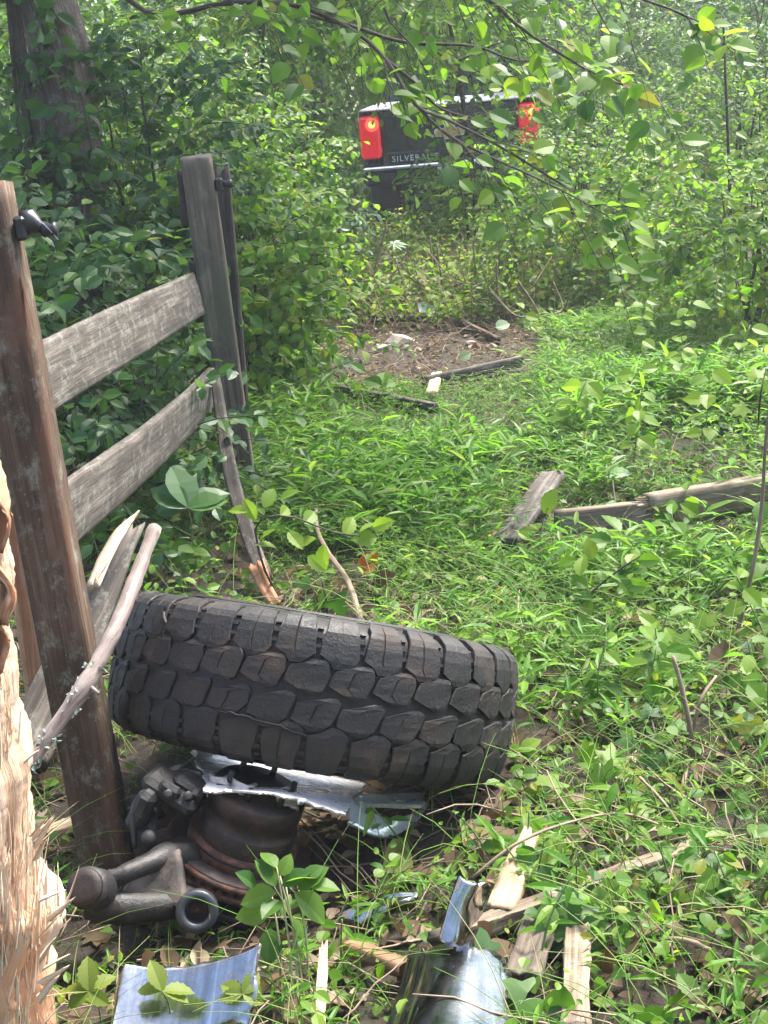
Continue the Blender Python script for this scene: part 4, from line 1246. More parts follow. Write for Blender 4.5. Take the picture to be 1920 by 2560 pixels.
def build_wheel():
    vr = nrm(ray(792, 1712))
    img_up = nrm(cu * math.cos(rad(9.4)) + cr * math.sin(rad(9.4)))
    ax = nrm(img_up - (img_up @ vr) * vr)
    ax = nrm(ax * math.cos(rad(-2.0)) + vr * math.sin(rad(-2.0)))      # upper face tipped a touch towards the camera
    M3 = axis_frame(ax)
    t = thing('truck_wheel', 'big black mud tyre lying tilted on its side beside the near post', 'wheel', WHEEL_C)
    m4 = np.eye(4); m4[:3, :3] = M3; m4[:3, 3] = WHEEL_C
    t.matrix_world = Matrix(m4.tolist())
    R = 0.49
    # cross section by arc length s: crown, then the bend over the shoulder
    ss = np.array([0, 0.06, 0.105, 0.135, 0.152, 0.168, 0.19, 0.215, 0.25])
    pr = np.array([R, R - 0.0015, R - 0.006, R - 0.013, R - 0.022, R - 0.035, R - 0.055, R - 0.080, R - 0.113])
    pz = np.array([0, 0.060, 0.104, 0.133, 0.147, 0.156, 0.165, 0.1695, 0.171])
    GR = 0.0115
    def surf(u, s, h):
        """angle u (rad), arc s, height h above the groove floor; the pattern slants across the tread"""
        u = u + 0.55 * np.clip(s, -0.09, 0.09)
        a = np.abs(s)
        r = np.interp(a, ss, pr); z = np.interp(a, ss, pz)
        e = 1e-3
        dr = (np.interp(a + e, ss, pr) - np.interp(a - e, ss, pr)); dz = (np.interp(a + e, ss, pz) - np.interp(a - e, ss, pz))
        L = np.hypot(dr, dz)
        nr, nz = dz / L, -dr / L
        r = r + (h - GR) * nr; z = (z + (h - GR) * nz) * np.sign(s + 1e-12)
        return np.stack([r * np.cos(u), r * np.sin(u), z], -1)
    full = np.concatenate([-ss[::-1][:-1], ss])
    prof = [(p[0], p[2]) for p in surf(np.zeros(len(full)), full, np.zeros(len(full)))]
    prof = [(0.225, -0.128), (0.245, -0.150), (0.29, -0.166)] + prof + [(0.29, 0.166), (0.245, 0.150), (0.225, 0.128)]
    mb = MB(); revolve(mb, prof, 120, 0)
    revolve(mb, [(0.225, 0.128), (0.30, 0.12), (0.42, 0.1), (0.43, 0), (0.42, -0.1), (0.30, -0.12), (0.225, -0.128)], 60, 0)
    mb.obj('carcass', 'rubber', t)
    # bead ring mouldings on the side walls
    for s in (1, -1):
        mb = MB(); revolve(mb, [(0.30, s * 0.168), (0.305, s * 0.174), (0.315, s * 0.174), (0.32, s * 0.169)], 90, 0)
        mb.obj('sidewall_ring', 'rubber', t)
    # tread
    N = 32
    pitch = 2 * math.pi / N
    def zig(u):
        return 0.010 * (1 - 4 * abs((u % 1) - 0.5)) * -1 + 0.0
    def block(stations, h=GR, shave=0.003, jit=0.0, rb=None):
        """stations: (s, u0, u1) from the inner end outwards"""
        st = np.array(stations)
        n = len(st)
        sipe = rb is not None and rb.rand() < 0.5 and h > 0.006
        if jit:
            st = st + rb.randn(*st.shape) * np.array([0.0010, 0.010, 0.010]) * jit
        cols = [0.0, 0.025, 0.44, 0.47, 0.50, 0.975, 1.0]
        V = []
        for i, (s, a, b2) in enumerate(st):
            for j, cx in enumerate(cols):
                u = a + (b2 - a) * cx
                hh = h
                if j in (0, 6):
                    hh -= shave
                if j == 3 and sipe and 1 < i < n - 2:
                    hh -= 0.0028
                if i in (0, n - 1):
                    hh -= shave
                if jit:
                    hh += rb.randn() * 0.0004
                V.append(surf(u * pitch, s, hh))
        V = np.array(V)
        idx = np.arange(n * 7).reshape(n, 7)
        Q = np.stack([idx[:-1, :-1], idx[1:, :-1], idx[1:, 1:], idx[:-1, 1:]], -1).reshape(-1, 4)
        rim = list(idx[0]) + list(idx[1:, -1]) + list(idx[-1, :-1][::-1]) + list(idx[1:-1, 0][::-1])
        ang = np.arctan2(V[:, 1], V[:, 0])
        base = []
        for k in rim:
            i, j = divmod(k, 7)
            s, a, b2 = st[i]
            base.append(surf((a + (b2 - a) * cols[j]) * pitch, s, -0.002))
        k0 = len(V)
        V = np.concatenate([V, np.array(base)])
        nr = len(rim)
        side = np.array([(rim[i], rim[(i + 1) % nr], k0 + (i + 1) % nr, k0 + i) for i in range(nr)])
        if stations[0][0] < 0:
            Q = Q[:, ::-1]; side = side[:, ::-1]
        return MB().add(V, [Q, side], 0, smooth=False)
    W = []
    for sg in (1, -1):
        off = 0.0 if sg > 0 else 0.5
        # centre row: pointed towards the middle groove
        c = [(0.001, 0.66, 0.86), (0.010, 0.40, 0.97), (0.022, 0.03, 0.975), (0.040, 0.02, 0.98), (0.056, 0.05, 0.94), (0.064, 0.30, 0.88), (0.074, 0.46, 0.80)]
        W.append(('tread_block', [(sg * s, a + off, b2 + off) for s, a, b2 in c]))
        o2 = off + 0.5
        sh = [(0.062, 0.46, 0.72), (0.074, 0.30, 0.90), (0.086, 0.05, 0.96), (0.115, 0.06, 0.93), (0.138, 0.11, 0.88), (0.155, 0.13, 0.87), (0.172, 0.14, 0.86), (0.19, 0.17, 0.83), (0.212, 0.22, 0.78)]
        W.append(('shoulder_lug', [(sg * s, a + o2, b2 + o2) for s, a, b2 in sh]))
    for nm, stn in W:
        rb = np.random.RandomState(len(nm) + int(stn[0][1] * 100))
        good = [block(stn, GR, 0.0018, 1.0, rb).mesh(nm, 'tread') for _ in range(6)]
        worn = [block(stn, 0.0075, 0.0025, 1.9, rb).mesh(nm, 'tread') for _ in range(5)]
        for k in range(N):
            a_ = (k + 0.5) * pitch
            wx = (M3 @ np.array([R * math.cos(a_), R * math.sin(a_), 0]))[0]
            me = worn[rb.randint(5)] if wx < -0.16 + rb.randn() * 0.06 else good[rb.randint(6)]
            o = link(nm, me, t)
            o.rotation_euler = (0, 0, k * pitch)
    # small bars at the floor of the shoulder grooves
    for sg in (1, -1):
        mb = MB()
        for k in range(N):
            u = k + (0.98 if sg > 0 else 0.48) + 0.5
            for s0 in (0.10, 0.122, 0.146):
                V = np.array([surf(np.array((u + du) * pitch), sg * (s0 + ds), hh) for hh in (-0.001, 0.0055) for du, ds in ((-0.07, 0), (0.07, 0), (0.07, 0.008), (-0.07, 0.008))])
                mb.add(V, np.array([(4, 5, 6, 7), (0, 1, 5, 4), (1, 2, 6, 5), (2, 3, 7, 6), (3, 0, 4, 7)]), 0, smooth=False)
        tag(mb.obj('stone_ejector', 'tread', t), kind='stuff')
    # gash in the tread and a torn spot: dark slits with lifted lips
    inv = np.linalg.inv(M3)
    def to_surf(px, py):
        d = ray(px, py); o = np.array([0, 0, CAM_H])
        o = inv @ (o - WHEEL_C); d = inv @ d
        a = d[0] ** 2 + d[1] ** 2; b2 = 2 * (o[0] * d[0] + o[1] * d[1]); c2 = o[0] ** 2 + o[1] ** 2 - R ** 2
        k = (-b2 - math.sqrt(max(0, b2 * b2 - 4 * a * c2))) / (2 * a)
        p = o + d * k
        return math.atan2(p[1], p[0]) - 0.55 * min(0.09, max(-0.09, p[2])), p[2]
    def slit(pts, w, name, mat, h0):
        q = [to_surf(*p) for p in pts]
        us = np.array([a for a, _ in q]); sv = np.array([s for _, s in q])
        n2 = 16
        u = np.interp(np.linspace(0, 1, n2), np.linspace(0, 1, len(us)), us); s = np.interp(np.linspace(0, 1, n2), np.linspace(0, 1, len(us)), sv)
        rr = np.random.RandomState(2)
        s = s + rr.randn(n2) * 0.0015
        prof_w = w * np.sin(np.linspace(0.05, math.pi - 0.05, n2)) * rr.uniform(0.7, 1.2, n2)
        V = []
        for i in range(n2):
            for ds, hh in ((-1.6, h0 - 0.003), (-1, h0 + 0.003), (-0.5, h0 + 0.0005), (0.5, h0 + 0.0005), (1, h0 + 0.0035), (1.7, h0 - 0.003)):
                V.append(surf(np.array(u[i]), s[i] + ds * prof_w[i], hh))
        idx = np.arange(n2 * 6).reshape(n2, 6)
        Q = np.stack([idx[:-1, :-1], idx[1:, :-1], idx[1:, 1:], idx[:-1, 1:]], -1)
        MB().add(np.array(V), [Q[:, [0, 1, 3, 4]].reshape(-1, 4)], 0).add(np.array(V), [Q[:, 2].reshape(-1, 4)], 1).obj(name, ['tread', 'cut'], t)
    slit([(535, 1775), (600, 1790), (680, 1815), (770, 1842)], 0.004, 'gash', 'cut', GR)
    slit([(404, 1500), (398, 1530), (408, 1560), (402, 1592)], 0.006, 'torn_spot', 'cut', GR)
    # rim barrel inside
    mb = MB(); revolve(mb, [(0.235, 0.135), (0.222, 0.128), (0.205, 0.1), (0.2, -0.05), (0.205, -0.1), (0.222, -0.13), (0.236, -0.137)], 64, 0)
    mb.obj('rim_barrel', 'chrome', t)
    return M3


WHEEL_M = build_wheel()


SHEET_G = {}          # flat coordinates of the last sheet of each size, for brushed streaks


# ---- curved sheet with torn outline: pieces of the shattered rim
def sheet(corners, bulge, nu=22, nv=16, jag=(0, 0, 0, 0), thick=0.006, seed=0, lip=0.0, dents=0.0, holes=()):
    """corners: TL TR BR BL world points; bulge vector at the middle; jag: top right bottom left"""
    rng = np.random.RandomState(seed)
    TL, TRc, BR, BL = [np.asarray(c, float) for c in corners]
    u = np.linspace(0, 1, nu)[None, :, None]; v = np.linspace(0, 1, nv)[:, None, None]
    P = (TL * (1 - u) + TRc * u) * (1 - v) + (BL * (1 - u) + BR * u) * v
    bulge = np.asarray(bulge, float)
    P = P + bulge * (np.sin(np.pi * u))
    eu, ev = (TRc - TL), (BL - TL)
    def jg(n, a):
        return np.interp(np.linspace(0, 1, n), np.linspace(0, 1, n // 5 + 2), rng.randn(n // 5 + 2)) * a * 1.2 + rng.randn(n) * a * 0.12
    for k in range(3):
        f = (1, 0.5, 0.2)[k]
        P[k] += nrm(ev) * jg(nu, jag[0] * f)[:, None] if jag[0] else 0
        P[-1 - k] += nrm(ev) * jg(nu, jag[2] * f)[:, None] if jag[2] else 0
        P[:, k] += nrm(eu) * jg(nv, jag[3] * f)[:, None] if jag[3] else 0
        P[:, -1 - k] += nrm(eu) * jg(nv, jag[1] * f)[:, None] if jag[1] else 0
    nn = nrm(np.cross(np.gradient(P, axis=1).reshape(-1, 3), np.gradient(P, axis=0).reshape(-1, 3))).reshape(nv, nu, 3)
    if dents:
        uu, vv = np.meshgrid(np.linspace(0, 1, nu), np.linspace(0, 1, nv))
        D = sum(np.sin(uu * rng.uniform(2, 9) + vv * rng.uniform(2, 9) + rng.rand() * 6) for _ in range(4)) * dents / 3
        P = P + nn * D[..., None]
    if lip:
        uu = np.linspace(0, 1, nu)
        prof = np.interp(uu, [0, .03, .07, .11, .14, .18, .22, 1], [0.2, 1, 0.9, 0.0, 0.0, 0.8, 0, 0]) * lip
        P = P + nn * prof[None, :, None]
    Q = P - nn * thick
    idx = np.arange(nv * nu).reshape(nv, nu)
    q = np.stack([idx[:-1, :-1], idx[1:, :-1], idx[1:, 1:], idx[:-1, 1:]], -1)
    if len(holes):
        keep = np.ones(q.shape[:2], bool)
        for hu, hv, ru, rv in holes:
            U, Vv = np.meshgrid((np.arange(nu - 1) + .5) / (nu - 1), (np.arange(nv - 1) + .5) / (nv - 1))
            keep &= ((U - hu) / ru) ** 2 + ((Vv - hv) / rv) ** 2 > 1
        q = q[keep]
    else:
        q = q.reshape(-1, 4)
    off = nv * nu
    # rim walls: edges used once
    edges = {}
    for f in q:
        for i in range(4):
            a, b2 = f[i], f[(i + 1) % 4]
            edges[(a, b2)] = 1
    wall = np.array([(b2, a, a + off, b2 + off) for (a, b2) in edges if (b2, a) not in edges])
    V = np.concatenate([P.reshape(-1, 3), Q.reshape(-1, 3)])
    gu, gv = np.meshgrid(np.linspace(0, 1, nu) * np.linalg.norm(eu), np.linspace(0, 1, nv) * np.linalg.norm(ev))
    g = np.stack([gu, gv, np.zeros_like(gu)], -1).reshape(-1, 3) + seed
    SHEET_G[len(V)] = np.concatenate([g, g])
    return V, q, (q + off)[:, ::-1], wall


def shard(name, label, corners, bulge, cat='wheel fragment', **k):
    V, q, q2, wall = sheet(corners, bulge, **k)
    mb = MB().add(V, [q, q2], 0, SHEET_G[len(V)])
    mb.f.append((wall, 1, False))
    return tag(centred(mb, name, ['chrome', 'torn']), label, cat)


# chrome wheel face that shows under the tyre
def build_wheel_face():
    c = at(660, 1935, 2.940)
    t = thing('wheel_face', 'torn chrome wheel face with oval holes squeezed under the tyre', 'wheel fragment', c)
    V, q, q2, w = sheet([at(486, 1880, 3.06), at(915, 1965, 3.06), at(868, 2036, 2.70), at(512, 1972, 2.70)], (0, -0.01, 0.012), 64, 32, (0.004, 0.004, 0.013, 0.010), 0.004, 9, 0.0, 0.010,
                        holes=[(0.27, 0.60, 0.05, 0.09), (0.49, 0.58, 0.05, 0.09), (0.58, 0.78, 0.045, 0.08), (0.78, 0.60, 0.045, 0.09)])
    mb = MB().add(V - c, [q, q2], 0, SHEET_G[len(V)]); mb.f.append((w, 1, False)); mb.obj('face_plate', ['chrome_lit', 'torn'], t)
    for i, (cs, b_, sd_) in enumerate((([at(520, 1925, 2.780), at(570, 1940, 2.780), at(575, 1990, 2.770), at(545, 1975, 2.770)], (0, -0.012, 0), 3), ([at(585, 1945, 2.770), at(640, 1960, 2.770), at(605, 1996, 2.750), at(596, 1985, 2.750)], (0, -0.015, 0), 4),
                                       ([at(692, 1978, 2.760), at(745, 1985, 2.760), at(742, 2022, 2.740), at(694, 2012, 2.740)], (0, -0.006, 0.0), 5))):
        V, q, q2, w = sheet(cs, b_, 8, 7, (0.003, 0.003, 0.008, 0.003), 0.008, sd_, 0, 0.004)
        mb = MB().add(V - c, [q, q2], 1); mb.f.append((w, 1, False)); mb.obj('torn_spoke', ['chrome_lit', 'torn'], t)
    V, q, q2, w = sheet([at(745, 1985, 2.840), at(1062, 1990, 3.040), at(1060, 2020, 2.920), at(760, 2018, 2.800)], (0, -0.01, 0.0), 26, 10, (0.002, 0.002, 0.004, 0.004), 0.007, 12, 0, 0.003)
    mb = MB().add(V - c, [q, q2], 0, SHEET_G[len(V)]); mb.f.append((w, 1, False)); mb.obj('spoke_plate', ['chrome_lit', 'torn'], t)
    # outer lip: short curved band below
    V, q, q2, w = sheet([at(880, 2000, 2.860), at(1068, 2010, 3.020), at(1045, 2042, 2.980), at(868, 2060, 2.800)], (0.0, -0.06, -0.012), 26, 9, (0.002, 0.0, 0.002, 0.008), 0.007, 14, 0, 0.002)
    mb = MB().add(V - c, [q, q2], 0, SHEET_G[len(V)]); mb.f.append((w, 1, False)); mb.obj('outer_lip', ['chrome_lit', 'torn'], t)


build_wheel_face()


# ================================================================== HUB, ROTOR AND KNUCKLE
def build_hub():
    c = at(600, 2120, 2.790)
    t = thing('hub_assembly', 'rusty brake rotor and black steering knuckle broken off under the wheel', 'axle hub', c)
    up = nrm(np.array([math.sin(rad(23)), -0.03, math.cos(rad(23))]))
    M3 = axis_frame(up)
    m4 = np.eye(4); m4[:3, :3] = M3; m4[:3, 3] = c
    t.matrix_world = Matrix(m4.tolist())
    inv = M3.T
    def L(p):
        return inv @ (np.asarray(p) - c)
    # rotor: two rings with vanes between
    ro = one('rotor', 'rust', t, lambda m: (revolve(m, [(0.09, 0.0), (0.159, 0.0), (0.163, -0.003), (0.163, -0.011), (0.157, -0.013), (0.09, -0.013)], 72, 0),
                                            revolve(m, [(0.09, -0.023), (0.157, -0.023), (0.163, -0.025), (0.163, -0.036), (0.157, -0.039), (0.09, -0.039)], 72, 0)))
    def vanes(m):
        rv = np.random.RandomState(8)
        for k in range(40):
            a = k / 40 * 2 * math.pi
            rt = np.array([[math.cos(a), -math.sin(a), 0], [math.sin(a), math.cos(a), 0], [0, 0, 1]])
            box(m, rt @ np.array([0.122 + rv.rand() * 0.006, 0, -0.018]), (0.072, 0.012, 0.012), 0, rot=rt)
    one('cooling_vanes', 'rust', ro, vanes)
    one('rotor_face', 'rust_dark', t, lambda m: revolve(m, [(0.10, 0.004), (0.153, 0.004), (0.155, 0.0015)], 72, 0))
    one('hat_ring', 'rust', t, lambda m: revolve(m, [(0.118, 0.003), (0.120, 0.007), (0.120, 0.030), (0.117, 0.034), (0.10, 0.035)], 64, 0))
    one('dark_slit', 'cut', t, lambda m: revolve(m, [(0.1205, 0.022), (0.1212, 0.0235), (0.1212, 0.0265), (0.1205, 0.028)], 30, 0, arc=(-2.5, -1.3)))
    one('hat', 'rust_dark', t, lambda m: revolve(m, [(0.106, 0.034), (0.107, 0.075), (0.105, 0.078), (0.100, 0.080), (0.100, 0.105), (0.103, 0.108), (0.103, 0.142), (0.097, 0.150), (0.06, 0.152), (0.055, 0.160), (0.0, 0.162)], 64, 0))
    for k in range(6):
        a = k / 6 * 6.283 + 0.2
        p = np.array([0.07 * math.cos(a), 0.07 * math.sin(a), 0.15])
        one('stud', 'iron', t, lambda m: m.add(*tubes(np.array([p, p + [0, 0, 0.03], p + [0, 0, 0.032]]), [0.007, 0.007, 0.003], 8)[:2]))
    # dust shield behind the rotor, left
    V, q, q2, w = sheet([L(at(395, 1975, 2.940)), L(at(500, 1932, 3.090)), L(at(520, 2080, 3.090)), L(at(350, 2100, 2.870))], (-0.03, 0.02, 0.0), 16, 12, (0.004, 0.0, 0.0, 0.006), 0.004, 3, 0, 0.004)
    mb = MB().add(V, [q, q2], 0); mb.f.append((w, 1, False)); mb.obj('dust_shield', ['iron', 'iron_dusty'], t)
    # caliper: chunky bridge over the rotor rim
    rz = Matrix.Rotation(rad(150), 3, 'Z')
    def cal(m):
        cc = L(at(425, 2010, 2.770))
        for dp, s, bv in (((0, 0, 0.035), (0.13, 0.09, 0.035), 0.012), ((-0.045, -0.01, -0.01), (0.04, 0.10, 0.10), 0.012), ((0.03, 0.01, 0.055), (0.07, 0.06, 0.025), 0.01), ((-0.01, -0.035, 0.052), (0.05, 0.022, 0.03), 0.008), ((0.045, -0.02, 0.05), (0.03, 0.035, 0.035), 0.01)):
            box(m, cc + np.array(dp), s, 0, bv, Matrix.Rotation(rad(-18), 3, 'Z') @ Matrix.Rotation(rad(8), 3, 'Y'))
    one('caliper', 'iron', t, cal)
    one('caliper_bolt', 'iron', t, lambda m: m.add(*tubes(np.array([L(at(372, 2095, 2.740)), L(at(372, 2095, 2.690)), L(at(372, 2095, 2.685))]), [0.017, 0.017, 0.008], 10)[:2]))
    for q_ in ((350, 2035), (420, 1985), (470, 1990)):
        one('bolt_head', 'iron', t, lambda m: m.add(*tubes(np.array([L(at(q_[0], q_[1], 2.74)), L(at(q_[0], q_[1], 2.715)), L(at(q_[0], q_[1], 2.713))]), [0.011, 0.011, 0.006], 6)[:2]))
    one('torn_hose', 'black_plastic', t, lambda m: m.add(*tubes(smooth_path([L(at(395, 2030, 2.74)), L(at(352, 1990, 2.74)), L(at(330, 2040, 2.72)), L(at(338, 2120, 2.70))], 20), 0.006, 8)[:2]))
    one('caliper_bracket', 'iron', t, lambda m: (m.add(*tubes(np.array([L(at(p, q_, y - 0.21)) for p, q_, y in ((395, 2030, 2.97), (365, 2080, 2.93), (362, 2120, 2.95), (400, 2150, 3.0), (450, 2165, 3.03))]), [0.02, 0.024, 0.026, 0.024, 0.02], 9)[:2])))
    # knuckle: two arms meeting at a ball socket on the left, web between, bushing at right
    def flat_tube(m, pts, rad_, sides=12, sq=0.7, mat=0):
        P = smooth_path([L(at(p[0], p[1], p[2] - 0.21)) for p in pts], 24)
        r = np.interp(np.linspace(0, 1, 24), np.linspace(0, 1, len(rad_)), rad_)
        V, F, G = tubes(P, r, sides)
        Vr = V.reshape(24, sides, 3)
        rs = np.random.RandomState(9)
        Vr = P[:, None] + (Vr - P[:, None]) * (1 + rs.randn(1, sides, 1) * 0.06 + rs.randn(24, 1, 1) * 0.04)
        m.add(Vr.reshape(-1, 3), F, mat)
    one('upper_arm', 'iron', t, lambda m: flat_tube(m, [(248, 2215, 2.80), (300, 2190, 2.80), (370, 2160, 2.84), (430, 2140, 2.9), (500, 2150, 2.98)], [0.022, 0.019, 0.022, 0.035, 0.05]))
    one('lower_arm', 'iron', t, lambda m: flat_tube(m, [(225, 2255, 2.79), (290, 2270, 2.78), (360, 2268, 2.79), (430, 2262, 2.82), (520, 2240, 2.9)], [0.034, 0.034, 0.030, 0.033, 0.045]))
    V, q, q2, w = sheet([L(at(300, 2205, 2.610)), L(at(450, 2125, 2.660)), L(at(478, 2275, 2.580)), L(at(285, 2255, 2.590))], (0, 0.015, -0.004), 16, 12, (0.002, 0.003, 0, 0), 0.02, 17, 0, 0.006)
    mb = MB().add(V, [q, q2], 0); mb.f.append((w, 0, True)); mb.obj('gusset', 'iron_dusty', t)
    V, q, q2, w = sheet([L(at(430, 2185, 2.750)), L(at(640, 2235, 2.760)), L(at(600, 2320, 2.710)), L(at(470, 2290, 2.650))], (0, -0.02, 0.0), 14, 12, (0.002, 0.003, 0, 0), 0.05, 18, 0, 0.008)
    mb = MB().add(V, [q, q2], 0); mb.f.append((w, 0, True)); mb.obj('knuckle_body', 'iron', t)
    # ball socket
    d = L(at(210, 2215, 2.510)) - L(at(260, 2225, 2.590))
    a0 = L(at(262, 2228, 2.590))
    one('ball_socket', 'iron', t, lambda m: m.add(*tubes(np.array([a0, a0 + d * 0.4, a0 + d * 0.9, a0 + d * 1.0]), [0.03, 0.042, 0.042, 0.032], 18)[:2]))
    one('rust_ring', 'rust_dark', t, lambda m: m.add(*tubes(np.array([a0 + d * 0.98, a0 + d * 1.06, a0 + d * 1.07]), [0.038, 0.036, 0.02], 18)[:2]))
    # bushing: ring facing the camera
    bc = L(at(492, 2280, 2.550))
    bd = nrm(L(at(492, 2280, 2.550)) - L(at(500, 2262, 2.650)))
    Mb = axis_frame(bd, (0.2, 0.3, 1))
    def ring(m):
        mm = MB()
        revolve(mm, [(0.022, -0.07), (0.036, -0.07), (0.043, -0.03), (0.043, -0.002), (0.0405, 0.002), (0.026, 0.002), (0.0235, -0.002), (0.023, -0.03), (0.0, -0.032)], 40, 0)
        m.add(mm.v[0] @ Mb.T + bc, [f for f, _, _ in mm.f], 0)
    bu = one('bushing', 'steel', t, ring)
    def inner(m):
        mm = MB()
        revolve(mm, [(0.0, -0.014), (0.006, -0.016), (0.009, -0.028), (0.02, -0.031)], 24, 0)
        m.add(mm.v[0] @ Mb.T + bc, [f for f, _, _ in mm.f], 0)
    one('rusty_pin', 'rust', bu, inner)


build_hub()


# ================================================================== CHROME SHARDS
def gz(px, py, z):
    return gnd(px, py, z)


shard('rim_fragment', 'large curved chrome rim piece at bottom left under yellow-green leaves', [gz(305, 2392, 0.145), gz(655, 2350, 0.165), gz(630, 2545, 0.06), gz(262, 2590, 0.065)], (0, 0.0, -0.026), nu=40, nv=24, jag=(0.002, 0.004, 0.012, 0.003), seed=21, dents=0.002, lip=0.0)
shard('rim_fragment', 'curved bluish chrome barrel piece with ribbed edge, bottom centre', [gz(1030, 2392, 0.05), gz(1262, 2428, 0.05), gz(1290, 2740, 0.06), gz(925, 2740, 0.06)], (0.0, -0.012, 0.036), nu=52, nv=28, jag=(0.012, 0.014, 0.003, 0.0), seed=22, dents=0.004, lip=0.004)
shard('rim_fragment', 'upright twisted chrome sliver standing above the barrel piece', [at(1148, 2185, 2.44), at(1212, 2200, 2.47), at(1165, 2352, 2.42), at(1098, 2345, 2.38)], (0.0, -0.03, 0.0), nu=16, nv=20, jag=(0.006, 0.007, 0.002, 0.002), seed=23, dents=0.006)
shard('rim_fragment', 'flat narrow chrome scrap in the grass right of the jewelweed', [gz(835, 2248, 0.03), gz(1045, 2222, 0.05), gz(1040, 2240, 0.04), gz(905, 2285, 0.02)], (0, 0, 0.015), nu=24, nv=8, jag=(0.004, 0.004, 0.006, 0.004), seed=24, dents=0.004)
shard('rim_fragment', 'small chrome glint lying between near post and splintered post', [gz(100, 1630, 0.12), gz(118, 1590, 0.14), gz(98, 1700, 0.1), gz(68, 1760, 0.08)], (0, -0.01, 0.01), nu=8, nv=8, jag=(0.004, 0.004, 0.004, 0.004), seed=25, dents=0.003)
shard('rim_fragment', 'tiny chrome scrap beside the splinters at the left border', [gz(148, 2225, 0.03), gz(178, 2222, 0.03), gz(180, 2250, 0.01), gz(152, 2252, 0.01)], (0, 0, 0.008), nu=8, nv=8, jag=(0.003, 0.003, 0.003, 0.003), seed=26, dents=0.003)


# ================================================================== WOOD DEBRIS
def lying(name, label, a, e, w, th, mat, seed, flat=True, jag=(0.01, 0.02), cat='plank', za=0.02, ze=0.02, n=24, wd=None, mid=None, raw=None):
    A, E = gz(*a, za), gz(*e, ze)
    ax = E - A
    wdir = wd if wd is not None else (np.cross(ax, [0, 0, 1.0]) if flat else np.array([0, 0.15, 1.0]))
    mb = MB(); V, F, G = board_geo([A, E] if mid is None else [A, gz(*mid), E], wdir, w, th, jag[0], jag[1], n, np.random.RandomState(seed), 0.002); mb.add(V, F, 0, G)
    if raw:                                     # a board with its split end as a part
        t = thing(name, label, cat, A)
        mb.v = [v - A for v in mb.v]
        mb.obj('board', mat, t)
        rs = np.random.RandomState(seed)
        k = 16
        d = nrm(A - E)
        bs = A + np.outer(rs.uniform(-0.03, 0.02, k), -d) + np.outer(rs.uniform(-0.45, 0.45, k), nrm(wdir) * np.max(w)) - A
        mb = MB(); V, F, G = splinters(bs, d + rs.randn(k, 3) * 0.12, rs.uniform(0.02, 0.07, k), rs.uniform(0.004, 0.01, k), rs); mb.add(V, F, 0, G)
        mb.obj('split_end', raw, t)
        return t
    o = centred(mb, name, mat, None, A)
    return tag(o, label, cat)


lying('weathered_board', 'grey grained board lying in the grass, pointing towards the viewer', (1262, 1335), (1378, 1172), 0.10, 0.035, 'weathered', 61, za=0.08, ze=0.15, cat='board')
lying('weathered_board', 'brown timber lying across the grass under the torn board, right', (1392, 1285), (1960, 1232), 0.10, 0.07, 'weathered_tan', 62, flat=False, za=0.09, ze=0.10, cat='board')
lying('weathered_board', 'grey timber with torn left end lying on the grass at right edge', (1632, 1255), (2000, 1200), 0.12, 0.06, 'weathered_tan', 63, flat=False, za=0.19, ze=0.19, jag=(0.03, 0.0), cat='board', raw='raw_pale')
lying('weathered_board', 'grey board along the near edge of the bare soil', (1062, 955), (1300, 910), 0.065, 0.05, 'weathered', 64, flat=False, za=0.05, ze=0.06, cat='board')
lying('weathered_board', 'dark grey board at the left edge of the soil patch', (845, 972), (1085, 1018), 0.06, 0.05, 'weathered', 65, flat=False, za=0.045, ze=0.045, cat='board')
lying('weathered_board', 'straight pale lath at the back of the soil patch', (925, 795), (1085, 798), 0.05, 0.03, 'weathered', 66, flat=False, za=0.06, ze=0.06, cat='board')
lying('weathered_board', 'brown board half buried on the right of the soil patch', (1150, 815), (1245, 865), 0.06, 0.03, 'post', 67, flat=False, za=0.05, ze=0.02, cat='board')
lying('wood_block', 'small whitish block of split wood by the soil patch board', (1078, 985), (1092, 940), 0.06, 0.035, 'raw_pale', 68, za=0.04, ze=0.05, cat='wood block', n=8, jag=(0.005, 0.008))
lying('split_wood', 'pale splintered wood chunk right of the upright chrome sliver', (1250, 2295), (1318, 2128), [0.05, 0.056, 0.05, 0.03], 0.035, 'raw_tan', 69, za=0.05, ze=0.08, jag=(0.01, 0.05), cat='wood chunk')
lying('rotten_log', 'long weathered pole lying diagonally through the weeds, bottom right', (1140, 2352), (1750, 2150), 0.04, 0.035, 'weathered_tan', 70, za=0.05, ze=0.03, jag=(0.05, 0.03), cat='log', n=40)
lying('sawn_lath', 'pale sawn lath pointing away at the bottom right', (1438, 2620), (1446, 2345), 0.046, 0.03, 'weathered_tan', 71, za=0.05, ze=0.04, cat='lath', jag=(0.0, 0.01))
lying('bark_slab', 'grey slab of rotten bark beside the pale lath', (1310, 2465), (1352, 2335), 0.065, 0.02, 'post_far', 72, za=0.04, ze=0.05, jag=(0.015, 0.02), cat='bark')
lying('bark_slab', 'orange-brown chunk of rotten bark left of the chrome barrel', (1002, 2420), (880, 2350), 0.036, 0.022, 'rotten', 73, za=0.04, ze=0.05, jag=(0.02, 0.02), cat='bark')
lying('wood_splinter', 'thin pale splinter standing up at bottom centre', (798, 2625), (806, 2380), [0.014, 0.018, 0.012], 0.012, 'raw_tan', 74, za=0.05, ze=0.12, jag=(0.0, 0.03), cat='splinter')
lying('wood_splinter', 'pale plank end behind the near post foot', (105, 2062), (205, 2030), 0.045, 0.02, 'raw_tan', 75, za=0.03, ze=0.03, jag=(0.02, 0.01), cat='splinter')
